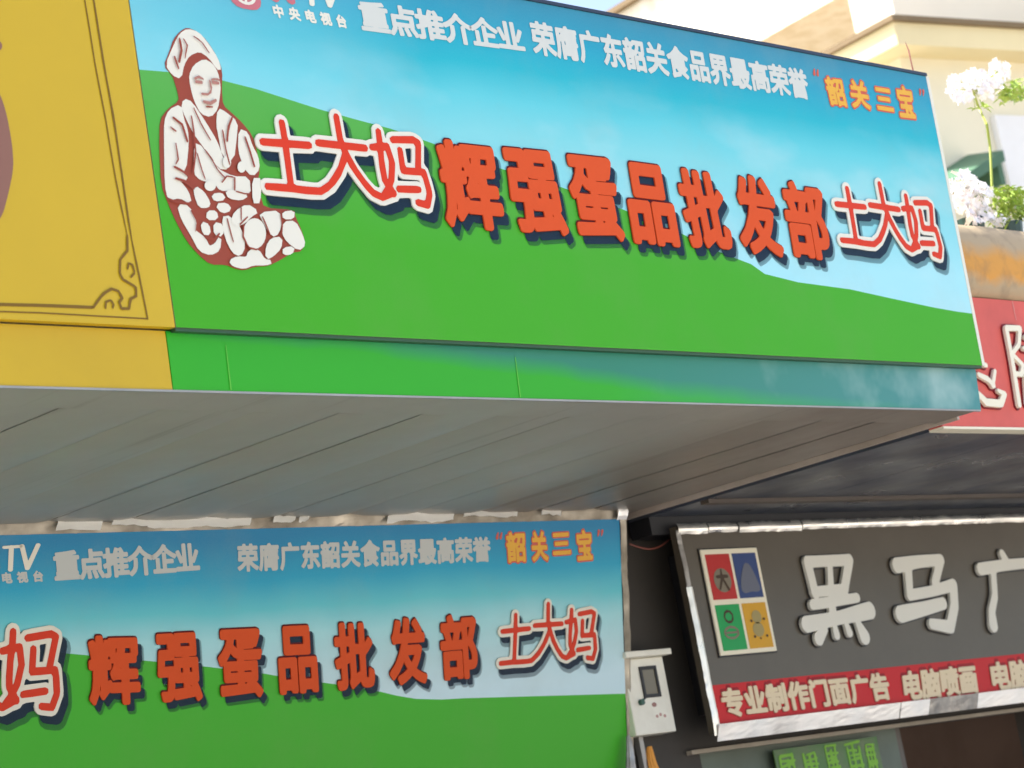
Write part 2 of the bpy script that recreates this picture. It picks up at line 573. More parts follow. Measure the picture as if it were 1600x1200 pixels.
# rust-brown run-off lines that start near the front edge
mpn = sf.new('ShaderNodeMapping'); sf.l.new(sf.tc.outputs['Object'], mpn.inputs[0]); mpn.inputs['Scale'].default_value = (7, .35, 1)
st = sf.ramp(sf.noise(1, 4, .6, mpn.outputs[0]), [(.60, (0,)), (.68, (1,))])
col = sf.mix(sf.math('MULTIPLY', st, .30), col, (.14, .10, .07))
sf.color(col); sf.surf(.42, .15, .5); sf.bump(sf.noise(1.6, 3), .25, .03); sf.vary_rough(.34, .55, 1.5)
flash = MB().box((CX0, Y_NEAR + .003, SOF_Z - .001), (CX1, Y_NEAR + .23, SOF_Z + .02)).build('front_flashing', sf.m, canopy); local(flash, canopy)
nb_ = 22
bwid = (CX1 - CX0) / nb_
for i in range(nb_):
    x0, x1 = CX0 + bwid * i + .0008, CX0 + bwid * (i + 1) - .0008
    n = 6; m = 10; vv = []; ff = []
    tl = random.uniform(-.0035, .0035); sag = random.uniform(.001, .005); zo = random.uniform(-.0015, .0015)
    for iy in range(m + 1):
        for ix in range(n + 1):
            u, v = ix / n, iy / m
            edge = .007 if ix in (0, n) else 0.0
            z = SOF_Z + .006 + zo + edge - sag * math.sin(u * math.pi) * (1 + .5 * math.sin(v * 5 + i)) + tl * (u - .5)
            vv.append((x0 + (x1 - x0) * u, Y_NEAR + .232 + (Y_FAR - Y_NEAR - .232) * v, z))
    for iy in range(m):
        for ix in range(n):
            q = iy * (n + 1) + ix
            ff.append((q + n + 1, q + n + 2, q + 1, q))
    o = mesh_obj('soffit_board', vv, ff, sf.m, canopy, smooth=True); local(o, canopy)
# box body above: back filling and top sheet
o = MB().box((CX0, Y_NEAR + .02, SOF_Z + .03), (CX1, Y_FAR + .0, SOF_Z + 1.42)).build('canopy_body', M['steel'], canopy); local(o, canopy)
# fascia strip under the sign : two pieces (yellow, green print)
STRIP = Plane((CX0, Y_NEAR, SOF_Z), R(5))
HS = .182
ub = STRIP.uv(270, 605)[0]; ubt = STRIP.uv(258, 512)[0]
ur = STRIP.uv(1533, 640)[0]
sroot = Matrix.Translation(STRIP.o) @ STRIP.rot.to_4x4()
def on_plane(o, pl, parent):
    o.matrix_parent_inverse = Matrix.Identity(4)
    o.matrix_basis = parent.matrix_basis.inverted() @ (Matrix.Translation(pl.o) @ pl.rot.to_4x4())
    return o
o = shape_obj('yellow_strip', [[[(0, 0), (ub - .002, 0), (ubt - .002, HS), (0, HS)]]], M['yellow2'], canopy, -.012, 0); on_plane(o, STRIP, canopy)
sg = Mat('green_strip_print')
X_, Y_, Z_ = sg.xyz()
q0 = STRIP.uv(560, 545); q1 = STRIP.uv(1130, 615)
sl_ = (q1[1] - q0[1]) / (q1[0] - q0[0])
d = sg.math('SUBTRACT', Y_, sg.math('ADD', sg.math('MULTIPLY', X_, sl_), float(q0[1] - sl_ * q0[0])))
d = sg.math('ADD', d, sg.math('MULTIPLY', sg.math('SUBTRACT', sg.noise(1.3, 3), .5), .09))
f = sg.ramp(sg.math('MULTIPLY', sg.math('ADD', d, .05), 8), [(.2, (0,)), (.75, (1,))])
col = sg.mix(f, lin((34, 164, 16)), lin((36, 128, 104)))
fr = sg.ramp(sg.math('DIVIDE', X_, float(ur)), [(.72, (0,)), (1.0, (1,))])
col = sg.mix(sg.math('MULTIPLY', fr, .75), col, lin((70, 138, 146)))
bl = sg.ramp(sg.noise(2.2, 4), [(.5, (0,)), (.75, (1,))])
col = sg.mix(sg.math('MULTIPLY', sg.math('MULTIPLY', bl, fr), .6), col, lin((190, 214, 208)))
sg.color(col); sg.surf(.42, 0, .4); sg.bump(sg.noise(2, 3), .05, .03)
o = shape_obj('green_strip', [[[(ub + .002, 0), (ur, 0), (ur, HS), (ubt + .002, HS)]]], sg.m, canopy, -.012, 0); on_plane(o, STRIP, canopy)
for px in (356, 806):
    a0 = STRIP.uv(px - 4, 540)[0]
    o = shape_obj('strip_joint', [[[(a0, .004), (a0 + .006, .004), (a0 + .002, HS * .8), (a0 - .001, HS * .8)]]], M['joint'], canopy, None, .0025); on_plane(o, STRIP, canopy)
# pale angle bar along the right edge of the underside
rail = MB().box((CX1 + .004, Y_NEAR + .12, SOF_Z - .012), (CX1 + .022, Y_FAR, SOF_Z + .03)).build('edge_angle', paint('pale_angle', (.46, .38, .32), .5, .4, 6), canopy); local(rail, canopy)
bead = MB().box((CX0, Y_NEAR - .006, SOF_Z - .008), (CX1, Y_NEAR + .004, SOF_Z - .001)).build('edge_bead', M['steel'], canopy); local(bead, canopy)

# ------------------------------------------------------------------ artwork builders
# brush-like joined logo characters, traced in the pixels of a close look (scale 6.314, origin 1280,260)
LOGO = [
    [(255, 225), (285, 380), (345, 740)],
    [(150, 378), (430, 408)],
    [(205, 733), (340, 748), (440, 768), (525, 775), (578, 725), (628, 610), (650, 470), (612, 370), (575, 180)],
    [(480, 388), (765, 432)],
    [(650, 465), (700, 580), (790, 730), (840, 795), (895, 828), (960, 790)],
    [(835, 300), (855, 420), (872, 560), (900, 690), (962, 800)],
    [(805, 425), (895, 418), (935, 550), (940, 680), (925, 760), (900, 822)],
    [(925, 365), (1050, 366), (1082, 392), (1095, 600)],
    [(975, 450), (1005, 615), (1130, 628), (1150, 690), (1178, 800), (1172, 895), (1112, 872)],
    [(990, 763), (1110, 768)],
]
PANEL = Plane(at(275, 510, 5.95), R(1.5))
PANEL.o.z = 1.7 + 1.888
def logo_norm():
    out = []
    for s in LOGO:
        out.append([PANEL.uv(1280 + x / 6.314, 260 + y / 6.314) for x, y in s])
    return out
LOGO_UV = logo_norm()
_all = np.concatenate([np.array(s) for s in LOGO_UV])
L_A = PANEL.uv(1304, 319); L_B = PANEL.uv(1464.5, 402.5); L_C = PANEL.uv(1371, 288.5)
def affine3(src, dst):
    S = np.array([[*p, 1] for p in src]); D = np.array(dst)
    return np.linalg.solve(S, D)         # (3,2)

def brand_logo(root, pl, dstA, dstB, dstC, shade=(.024, -.030)):
    T = affine3([L_A, L_B, L_C], [dstA, dstB, dstC])
    sc_ = math.sqrt(abs(np.linalg.det(T[:2])))
    st = [[(*(np.array([*p, 1]) @ T), 0) for p in s] for s in LOGO_UV]
    r = .0125 * sc_
    red = [[(p[0], p[1], r) for p in s] for s in st]
    white = [[(p[0], p[1], r + .0165 * sc_) for p in s] for s in st]
    Lr = stroke_shape(red, res=200); Lw = stroke_shape(white, res=160)
    sh = (shade[0] * sc_, shade[1] * sc_)
    Ls = stroke_shape(white, grow=.010 * sc_, res=130)
    shape_obj('printed_soft_shadow', [shift(Ls, (sh[0] * 1.25, sh[1] * 1.35))], M['navy_soft'], root, None, .0015)
    shape_obj('printed_shadow', [shift(Lw, sh)], M['navy'], root, None, .003)
    shape_obj('logo_outline', [Lw], M['white_print'], root, .0035, .009)
    shape_obj('logo_lettering', [Lr], M['logo_red'], root, .009, .012)

def red_letters(root, pl, cells, sh=(.026, -.030)):
    for ch, TL, TR, BL, BR in cells:
        a, b, c, d = pl.uv(*TL), pl.uv(*TR), pl.uv(*BL), pl.uv(*BR)
        Ex = ((b - a) + (d - c)) / 2; Ey = ((a - c) + (b - d)) / 2
        ctr = (a + b + c + d) / 4
        O = ctr - Ex / 2 - Ey / 2
        L = glyph_shape(ch, .040, 120)
        lo, hi = bbox(L)
        A = amap(L, O, Ex, Ey, lo, hi)
        L2 = amap(glyph_shape(ch, .053, 110), O, Ex, Ey, lo, hi)
        shape_obj('printed_soft_shadow', [shift(L2, (sh[0] * 1.3, sh[1] * 1.35))], M['navy_soft'], root, None, .0015)
        shape_obj('printed_shadow', [shift(A, sh)], M['navy'], root, None, .003)
        shape_obj('letter_rim', [shift(L2, (.001, .003))], M['maroon'], root, None, .0045)
        shape_obj('letter', [A], M['red_letter'], root, .0046, .010)

# ------------------------------------------------------------------ upper signboard on the canopy
W_UP = PANEL.uv(1535, 572)[0]; H_UP = PANEL.uv(1450, 120)[1]
upper = empty('signboard', PANEL.o, PANEL.euler,
              'long upper signboard on the canopy edge, with brown and white egg seller picture', 'signboard')
hill_px = [(205, 107), (270, 113), (345, 125), (400, 139), (450, 155), (500, 171), (550, 185), (610, 201), (676, 224), (730, 245), (781, 263), (873, 291), (975, 328),
           (1067, 366), (1110, 388), (1151, 404), (1174, 413), (1195, 428), (1247, 441), (1328, 452), (1387, 465), (1457, 480), (1496, 487), (1534, 491)]
hill = [PANEL.uv(*p) for p in hill_px]
hill[0] = np.array([0.0, hill[0][1]]); hill[-1] = np.array([W_UP, hill[-1][1]])
def art_face(root, hill, W, H, msky, mhill, edge_mat, thick=.03, u0=0.0, v0=0.0):
    """one sheet, two printed areas side by side (never overlapping), plus its folded edges"""
    top = [tuple(p) for p in hill] + [(W, H), (u0, H)]
    low = [(u0, v0), (W, v0)] + [tuple(p) for p in hill[::-1]]
    mb = MB(); mb.add(*prism([top], None, 0)); k = len(mb.f)
    mb.add(*prism([low], None, 0)); k2 = len(mb.f)
    mb.add([(u0, v0, 0), (W, v0, 0), (W, H, 0), (u0, H, 0), (u0, v0, -thick), (W, v0, -thick), (W, H, -thick), (u0, H, -thick)],
           [(0, 4, 5, 1), (1, 5, 6, 2), (2, 6, 7, 3), (3, 7, 4, 0), (7, 6, 5, 4)])
    return mesh_obj('printed_sheet', mb.v, mb.f, [msky, mhill, edge_mat], root, fmat=[0] * k + [1] * (k2 - k) + [2] * (len(mb.f) - k2))
usky = art_sky('upper_sky_print', [(.30, lin((160, 220, 228))), (.44, lin((136, 210, 218))), (.58, lin((124, 206, 212))), (.68, lin((92, 198, 208))), (.78, lin((10, 174, 190))), (.89, lin((12, 154, 182))), (1.0, lin((44, 134, 162)))], H_UP, W_UP, .55, .55)
uhill = art_hill('upper_hill_print', lin((92, 172, 84)), lin((62, 164, 20)), .25, .8, H_UP)
art_face(upper, hill, W_UP, H_UP, usky, uhill, M['steel'], .028)
MB().box((-3.9, H_UP + .001, -.03), (W_UP + .004, H_UP + .014, .006)).build('top_trim', M['dark_trim'], upper)
MB().box((W_UP + .001, 0, -.02), (W_UP + .022, H_UP, .001)).build('edge_trim', M['white_print'], upper)
MB().box((0, -.011, -.026), (W_UP, -.001, -.004)).build('bottom_lip', paint('dark_green_lip', (.02, .08, .03), .5), upper)

# printed rows of writing
glyph_objs('printed_character', text_row(PANEL, '重点推介企业', (566, 48), (821, 82), (557, 0), .040), M['text_print'], upper, None, .002)
glyph_objs('printed_character', text_row(PANEL, '荣膺广东韶关食品界最高荣誉', (834, 84), (1266, 156), (825, 32), .040, 64, .06), M['text_print'], upper, None, .002)
gold = []
for ch, a, b, c in (('韶', (1297, 164), (1324, 167), (1287, 120)), ('关', (1332, 168), (1360, 172), (1324, 124)),
                    ('三', (1371, 174), (1397, 178), (1364, 132)), ('宝', (1406, 184), (1431, 187), (1398, 134))):
    gold.append((ch, a, b, c))
def gold_text(root, pl, items, quotes):
    back = []; face = []
    for ch, a, b, c in items:
        back += text_row(pl, ch, a, b, c, .085); face += text_row(pl, ch, a, b, c, .035)
    glyph_objs('character_outline', back, M['red_ink'], root, None, .002)
    glyph_objs('printed_character', face, M['gold'], root, None, .003)
    for (x, y), q in quotes:
        o = pl.uv(x, y)
        L = stroke_shape([[(o[0] - .012, o[1] - .006, .009), (o[0] - .004, o[1] + .016, .004)], [(o[0] + .012, o[1] - .006, .009), (o[0] + .02, o[1] + .016, .004)]] if q else
                         [[(o[0] - .012, o[1] + .006, .009), (o[0] - .02, o[1] - .016, .004)], [(o[0] + .012, o[1] + .006, .009), (o[0] + .004, o[1] - .016, .004)]], res=40)
        shape_obj('quotation_mark', [L], M['red_ink'], root, None, .002)
gold_text(upper, PANEL, gold, [((1274, 114), 1), ((1440, 144), 0)])
glyph_objs('small_printed_character', text_row(PANEL, '中央电视台', (424, 26), (547, 45), (419, 6), .05, 40, .35), M['white_print'], upper, None, .002)
def channel_mark(root, pl, sq, cc, tv):
    """red square emblem, red CC, white TV"""
    if sq:
        a, b, c = (pl.uv(*q) for q in sq)
        Ex, Ey = b - a, c - a
        L = [[a, a + Ex, a + Ex + Ey, a + Ey]]
        shape_obj('red_emblem', [[chaikin(L[0], 2)]], M['pink_ink'], root, None, .002)
        ring = [(.5 + .3 * math.cos(t), .5 + .3 * math.sin(t), .05) for t in np.linspace(0, 2 * math.pi, 20)]
        Lr = stroke_shape([ring, [(.2, .5, .04), (.8, .5, .04)], [(.5, .2, .04), (.5, .8, .04)]], res=60)
        shape_obj('emblem_globe', [amap(Lr, a, Ex, Ey)], M['white_print'], root, None, .003)
    shape_obj('printed_mark', text_row(pl, 'CC', *cc, .03, 50, .1), M['pink_ink'], root, None, .002)
    Lt = []
    O = pl.uv(*tv[0]); Ex = pl.uv(*tv[1]) - O; Ey = pl.uv(*tv[2]) - O
    T_ = stroke_shape([[(.02, .94, .06), (.48, .94, .06)], [(.22, .94, .07), (.16, .05, .07)]], res=60)
    V_ = stroke_shape([[(.52, .95, .07), (.64, .06, .07), (.98, .95, .07)]], res=60)
    shape_obj('printed_mark', [amap(T_, O, Ex, Ey), amap(V_, O, Ex, Ey)], M['white_print'], root, None, .002)
channel_mark(upper, PANEL, ((361, 10), (410, 19), (353, -34)), ((420, 5), (470, 12), (412, -38)), ((478, 8), (536, 14), (470, -36)))

red_letters(upper, PANEL, [
    ('辉', (676, 217), (767, 226), (696, 356), (790, 364)),
    ('强', (781, 231), (862, 238), (806, 365), (888, 371)),
    ('蛋', (876, 241), (953, 248), (902, 373), (975, 380)),
    ('品', (967, 252), (1040, 261), (989, 381), (1061, 389)),
    ('批', (1052, 262), (1118, 270), (1074, 387), (1147, 394)),
    ('发', (1138, 270), (1203, 280), (1158, 396), (1224, 404)),
    ('部', (1213, 280), (1281, 291), (1237, 403), (1298, 409))])
brand_logo(upper, PANEL, PANEL.uv(1304, 319), PANEL.uv(1464.5, 402.5), PANEL.uv(1371, 288.5))
brand_logo(upper, PANEL, PANEL.uv(407, 222), PANEL.uv(663, 323), PANEL.uv(522, 184))

# picture of the egg seller : brown ground shape with pale patches on it
SIL = [(292,43),(281,49),(270,62),(264,81),(255,103),(269,119),(273,132),(277,145),(279,158),(262,170),(249,187),(248,230),(251,290),(263,321),(274,346),(291,377),(309,398),(328,414),(352,414),(366,420),(380,423),(398,417),(419,416),(440,405),(456,395),(471,393),(476,377),(470,358),(461,339),(459,328),(412,325),(407,307),(401,290),(406,264),(401,237),(394,212),(378,192),(362,177),(348,165),(346,140),(347,111),(339,89),(323,64),(309,50)]
PATCH = [
 [(292,47),(281,54),(273,69),(259,102),(270,117),(281,122),(285,101),(294,86),(311,79),(326,89),(340,108),(343,109),(338,92),(323,69),(309,52)],
 [(318,94),(303,103),(296,118),(298,135),(304,158),(314,177),(328,182),(338,170),(341,148),(342,135),(338,114),(330,101)],
 [(287,157),(297,161),(318,192),(336,222),(346,250),(355,263),(342,262),(324,236),(302,206),(285,170)],
 [(264,173),(281,165),(284,185),(291,205),(292,225),(288,267),(277,264),(291,276),(287,283),(277,282),(292,300),(297,318),(280,308),(263,312),(258,290),(257,225),(257,190)],
 [(304,225),(313,230),(337,265),(363,278),(387,278),(389,304),(375,299),(360,297),(343,297),(335,285),(313,281),(303,271)],
 [(341,172),(349,177),(368,192),(366,215),(362,250),(348,243),(343,215),(339,195)],
 [(374,204),(384,209),(391,230),(400,246),(402,264),(393,274),(382,262),(373,235)],
 [(277,321),(293,323),(305,349),(302,361),(318,373),(325,387),(335,383),(343,370),(341,391),(328,398),(311,392),(299,369),(283,342)],
 [(303,293),(316,302),(325,318),(323,323),(311,323),(305,307)],
 [(331,306),(344,304),(349,311),(335,313)],
 [(324,332),(335,332),(337,342),(323,342)],
 [(337,321),(352,320),(358,328),(346,332)],
 [(334,350),(345,353),(345,368),(335,366)],
 [(314,349),(323,353),(325,366),(317,365)],
 [(347,341),(356,340),(374,360),(379,386),(373,399),(363,394),(352,372)],
 [(405,335),(435,332),(435,356),(428,369),(420,363),(411,346)],
 [(443,349),(458,348),(468,367),(473,383),(465,390),(448,377),(441,365)],
 [(423,375),(437,373),(435,388),(424,399),(415,404),(416,386)],
 [(442,390),(456,388),(453,396),(442,397)],
 [(441,334),(456,332),(455,341),(442,341)],
 [(358,409),(368,404),(384,405),(388,394),(400,392),(410,408),(422,410),(414,413),(393,413),(379,419),(363,415)],
 [(361,346),(366,333),(384,322),(399,332),(391,336),(379,348),(366,353)],
 [(394,281),(404,281),(402,317),(395,317)],
 [(352,300),(368,301),(384,306),(374,312),(356,309)],
]
def ell(cx, cy, rx, ry, n=20):
    return [(cx + rx * math.cos(2 * math.pi * i / n), cy + ry * math.sin(2 * math.pi * i / n)) for i in range(n)]
def grow(p, px):
    p = np.array(p); a = np.roll(p, 1, 0); b = np.roll(p, -1, 0)
    t = b - a; n = np.stack([t[:, 1], -t[:, 0]], 1); n /= (np.hypot(*n.T)[:, None] + 1e-9)
    area = np.sum(p[:, 0] * b[:, 1] - p[:, 1] * b[:, 0])
    return p + n * px * (1 if area > 0 else -1)
pic = empty('egg_seller_picture'); pic.parent = upper
shape_obj('brown_ground', [[[PANEL.uv(*p) for p in chaikin(SIL, 1)]]], M['brown_ink'], pic, None, .002)
pt_ = [[[PANEL.uv(*q) for q in grow(chaikin(p_, 1), 1.9 if len(p_) > 11 else 2.7)]] for p_ in PATCH] + \
    [[[PANEL.uv(*q) for q in e]] for e in (ell(326, 291, 9, 8.5), ell(352, 254, 6.5, 10), ell(375, 262, 6.5, 9), ell(395, 366, 18, 24))]
pm_ = MB()
for q_, lo_ in enumerate(pt_): pm_.add(*prism(lo_, None, .003 + q_ * .0002))
props(pm_.build('pale_patches', M['white_print'], pic), kind='stuff')
def inkline(pts, r):
    return stroke_shape([[(*PANEL.uv(*p), r) for p in pts]], res=60)
lines = [inkline(a[0], a[1] * (.7 if k_ < 6 else .62)) for k_, a in enumerate((
    ([(302, 124), (308, 121), (314, 125)], .006), ([(304, 129), (312, 130)], .008), ([(330, 130), (338, 131)], .008), ([(328, 126), (335, 124), (340, 127)], .005),
    ([(325, 128), (328, 142), (324, 149), (313, 148)], .006), ([(316, 160), (326, 163), (334, 158)], .008), ([(320, 168), (329, 168)], .005),
    ([(278, 62), (281, 80), (277, 98)], .007), ([(270, 90), (276, 108)], .006), ([(268, 185), (282, 196), (290, 222)], .007), ([(264, 200), (272, 206)], .005),
    ([(296, 182), (300, 205), (303, 240), (299, 272)], .005), ([(270, 262), (282, 268), (292, 276)], .007), ([(272, 280), (286, 284), (300, 296)], .007),
    ([(262, 312), (275, 318), (296, 319)], .005), ([(305, 240), (311, 262), (318, 282)], .004), ([(326, 246), (338, 268), (350, 280)], .004), ([(345, 205), (350, 235), (356, 258)], .005),
    ([(296, 330), (306, 348), (303, 362)], .005), ([(300, 170), (312, 196), (326, 220)], .004), ([(272, 225), (276, 250), (272, 258)], .004), ([(318, 372), (332, 376), (340, 366)], .005),
    ([(384, 340), (372, 352)], .004), ([(436, 336), (439, 356), (436, 370)], .005), ([(407, 340), (412, 350), (419, 368)], .005), ([(378, 352), (377, 372), (386, 388), (398, 391)], .005), ([(352, 342), (357, 362), (362, 380)], .004),
    ([(344, 286), (352, 276), (362, 278)], .004), ([(366, 300), (380, 304), (390, 304)], .004), ([(284, 62), (290, 72), (286, 92)], .004), ([(300, 58), (312, 66), (324, 84)], .0035),
    ([(360, 185), (354, 200), (352, 222)], .006), ([(380, 215), (388, 238), (395, 262)], .006), ([(318, 236), (330, 252)], .005), ([(364, 279), (364, 298)], .005), ([(374, 325), (374, 345)], .004)))]
props(shape_obj('face_lines', lines[:6], M['soft_ink'], pic, None, .0092), kind='stuff')
props(shape_obj('fold_lines', lines[6:], M['brown_ink'], pic, None, .0090), kind='stuff')

# ------------------------------------------------------------------ yellow signboard to the left
yel = empty('signboard', PANEL.o + PANEL.u * -4.0, PANEL.euler,
            'yellow signboard with thin brown border and scroll corner, at the upper left', 'signboard')
mb = MB().box((.0, 0, -.028), (4.0 - .004, H_UP, 0)); o = mb.build('yellow_sheet', M['yellow'], yel)
def yuv(x, y): return PANEL.uv(x, y) + np.array([4.0, 0])
def yline(pts, r): return stroke_shape([[(*yuv(x / 2.308, y / 2.308), r) for x, y in pts]], res=130)
# the border is closed on the far sides, which lie outside the picture
LN = [yline([(300, -30), (345, 250), (378, 420), (415, 640), (457, 850)], .0028),
      yline([(332, -30), (376, 250), (408, 420), (440, 640), (470, 850), (500, 990), (531, 1150)], .0036),
      yline([(-60, 1097), (150, 1102), (335, 1109)], .005),
      yline([(-60, 1122), (150, 1129), (531, 1150)], .0024)]
SCR = [yline([(335, 1109), (368, 1062), (400, 1042), (425, 1050), (440, 1075), (428, 1090), (436, 1114), (464, 1114), (468, 1080), (490, 1068), (488, 1036), (462, 1020), (440, 1008), (430, 985), (432, 935), (458, 905), (457, 850)], .0042),
       yline([(378, 1112), (380, 1090), (398, 1083), (408, 1098), (404, 1112)], .0036), yline([(470, 1000), (484, 985), (476, 955), (462, 950), (458, 972)], .0036)]
shape_obj('border_line', LN, M['brown_line'], yel, None, .002)
shape_obj('corner_scroll', SCR, M['brown_line'], yel, None, .003)
shape_obj('brown_shape', [[[yuv(*p) for p in chaikin([(-60, 90), (-20, 110), (0, 148), (9, 175), (18, 222), (21, 262), (12, 305), (3, 338), (-10, 352), (-70, 360), (-130, 330), (-150, 220), (-120, 130)], 2)]],
                           [[yuv(*p) for p in ell(-10, 72, 13, 10)]]], M['brown_mark'], yel, None, .002)

# ------------------------------------------------------------------ lower signboard under the canopy
LO_T = R(11.5)
LOWP = Plane(at(968, 811, 7.90), LO_T)
TOP_R = LOWP.o.copy()
W_LO = 6.2; H_LO = 1.40
LOWP.o = TOP_R - LOWP.u * W_LO - LOWP.v * H_LO
lower = empty('signboard', LOWP.o, LOWP.euler, 'lower blue and green signboard edged with crumpled foil, tilted under the canopy', 'signboard')
lh_px = [(-700, 1000), (-300, 985), (-120, 995), (0, 1011), (42, 1014), (105, 1021), (224, 1032), (325, 1042), (416, 1053), (460, 1061), (508, 1067), (555, 1073), (595, 1081), (620, 1087), (650, 1092), (690, 1093), (725, 1091), (830, 1088), (975, 1084)]
lh = [LOWP.uv(*p) for p in lh_px]
lh[-1] = np.array([W_LO, lh[-1][1]])
lh = [np.array([0.0, lh[0][1] + .1])] + [p for p in lh if p[0] > .15]
def lv(px, py): return float(LOWP.uv(px, py)[1] / H_LO)
lsky = art_sky('lower_sky_print', [(lv(500, 1090), lin((200, 228, 236))), (lv(500, 1040), lin((184, 220, 226))), (lv(500, 985), lin((160, 218, 224))), (lv(500, 945), lin((92, 196, 208))), (lv(500, 900), lin((20, 160, 196))), (lv(500, 835), lin((14, 126, 172)))], H_LO, W_LO, 0, .35)
lhill = art_hill('lower_hill_print', lin((64, 176, 40)), lin((66, 170, 32)), .1, .6, H_LO)
art_face(lower, lh, W_LO, H_LO, lsky, lhill, M['steel'], .03)
glyph_objs('printed_character', text_row(LOWP, '重点推介企业', (86, 908), (312, 892), (82, 862), .044), M['grey_print'], lower, None, .002)
glyph_objs('printed_character', text_row(LOWP, '荣膺广东韶关食品界最高荣誉', (371, 893), (767, 877), (369, 851), .044, 64, .08), M['grey_print'], lower, None, .002)
gold_text(lower, LOWP, [('韶', (793, 879), (822, 877), (790, 833)), ('关', (832, 877), (856, 876), (828, 831)), ('三', (864, 870), (892, 868), (861, 830)), ('宝', (902, 877), (926, 875), (899, 830))],
          [((779, 838), 1), ((938, 832), 0)])
channel_mark(lower, LOWP, ((-118, 906), (-68, 903), (-118, 856)), ((-56, 897), (10, 893), (-58, 853)), ((7, 893), (62, 889), (5, 853)))
glyph_objs('small_printed_character', text_row(LOWP, '中央电视台', (-52, 915), (72, 908), (-54, 898), .05, 40, .35), M['grey_print'], lower, None, .002)
# small five-character line: only its right end shows
red_letters(lower, LOWP, [
    ('辉', (134, 993), (213, 992), (138, 1104), (219, 1100)),
    ('强', (241, 991), (308, 987), (247, 1100), (315, 1095)),
    ('蛋', (337, 984), (405, 981), (341, 1094), (410, 1089)),
    ('品', (430, 979), (489, 976), (435, 1086), (497, 1082)),
    ('批', (519, 974), (577, 970), (523, 1080), (586, 1075)),
    ('发', (604, 967), (660, 963), (607, 1072), (667, 1068)),
    ('部', (683, 962), (741, 958), (690, 1065), (746, 1059))], (.026, -.026))
dA, dB, dC = LOWP.uv(782.6, 986), LOWP.uv(922.6, 1030), LOWP.uv(854, 944)
brand_logo(lower, LOWP, dA, dB, dC)
B2 = LOWP.uv(76, 1107)
S2 = np.array([1.24, 1.27])
brand_logo(lower, LOWP, B2 + (dA - dB) * S2, B2, B2 + (dC - dB) * S2)

def wrinkled(name, root, mat, u0, u1, v0, v1, w, n, m=5, amp=.012, seed=0, vert=False, bulge=.012):
    """crumpled metal strip: a bent grid with random creases"""
    r = random.Random(seed)
    creases = [(r.uniform(0, 1), r.uniform(-1, 1), r.uniform(2.5, 9) / n, r.uniform(.3, 1)) for _ in range(int(n / 7) + 2)]
    V = []; Fc = []
    for i in range(n + 1):
        for j in range(m + 1):
            a = i / n; b = j / m
            h = bulge * math.sin(b * math.pi)
            for c, s, wd, k in creases:
                dd = (a - c + s * .02 * (b - .5)) / wd
                if abs(dd) < 1: h += amp * k * (1 - abs(dd)) * (1 if s > -.2 else -1)
            h += r.uniform(-1, 1) * amp * .03
            e = r.uniform(-1, 1) * .0022
            if vert: V.append((u0 + (u1 - u0) * b + (e if j in (0, m) else 0), v0 + (v1 - v0) * a, w + h))
            else: V.append((u0 + (u1 - u0) * a, v0 + (v1 - v0) * b + (e if j in (0, m) else 0), w + h))
    for i in range(n):
        for j in range(m):
            q = i * (m + 1) + j
            Fc.append((q, q + m + 1, q + m + 2, q + 1) if not vert else (q, q + 1, q + m + 2, q + m + 1))
    return mesh_obj(name, V, Fc, mat, root)
wrinkled('foil_trim', lower, M['foil_tan'], 0, W_LO, H_LO + .001, H_LO + .062, .002, 200, 5, .008, 3, bulge=.004)
for k_, (xa, xb_) in enumerate(((78, 148), (166, 224), (222, 382), (418, 452), (458, 474), (596, 700), (716, 800), (838, 868))):  # added white pieces painting the highlights along the foil trim
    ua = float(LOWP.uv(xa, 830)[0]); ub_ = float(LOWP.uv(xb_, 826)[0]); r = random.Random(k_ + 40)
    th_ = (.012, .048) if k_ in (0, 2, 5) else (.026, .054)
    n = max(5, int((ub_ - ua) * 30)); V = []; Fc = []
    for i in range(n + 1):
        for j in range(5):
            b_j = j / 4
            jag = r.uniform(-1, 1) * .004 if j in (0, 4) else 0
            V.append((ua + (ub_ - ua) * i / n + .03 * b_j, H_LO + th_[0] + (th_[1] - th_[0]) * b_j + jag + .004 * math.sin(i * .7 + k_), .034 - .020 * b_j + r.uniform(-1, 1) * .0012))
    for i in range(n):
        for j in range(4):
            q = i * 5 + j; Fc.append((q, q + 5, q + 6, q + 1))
    mesh_obj('painted_highlight', V, Fc, M['highlight'], lower, smooth=True)
wrinkled('foil_trim', lower, M['foil_tan'], W_LO + .001, W_LO + .045, 0, H_LO + .05, .002, 50, 4, .008, 5, True)
MB().box((0, H_LO + .0, -.05), (W_LO + .04, H_LO + .058, -.004)).build('top_rail', M['steel'], lower)
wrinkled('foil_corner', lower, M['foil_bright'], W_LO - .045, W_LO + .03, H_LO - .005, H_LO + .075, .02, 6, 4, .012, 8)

# ------------------------------------------------------------------ wall and opening behind the signs
YW = 8.16
LZ = 1.7 + .50                       # underside of the lintel
wall = empty('shop_wall', (CX0, YW, 0), label='dark plaster shop wall behind the two lower signs', cat='wall')
lz = at(1100, 1172, YW).z
xo0 = 10.28; xo1 = 20.0
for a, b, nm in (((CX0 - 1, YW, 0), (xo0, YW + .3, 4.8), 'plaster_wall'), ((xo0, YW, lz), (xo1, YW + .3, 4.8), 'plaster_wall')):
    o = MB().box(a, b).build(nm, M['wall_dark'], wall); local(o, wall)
xb = at(1370, 1170, YW + .2).x
o = MB().box((xb, YW + .08, .13), (xb + .07, YW + .2, lz - .002)).build('door_post', M['lintel'], wall); local(o, wall)
xb2 = at(1592, 1150, YW + .2).x
o = MB().box((xb2, YW + .08, .13), (xb2 + .10, YW + .2, lz - .002)).build('door_post', M['lintel'], wall); local(o, wall)
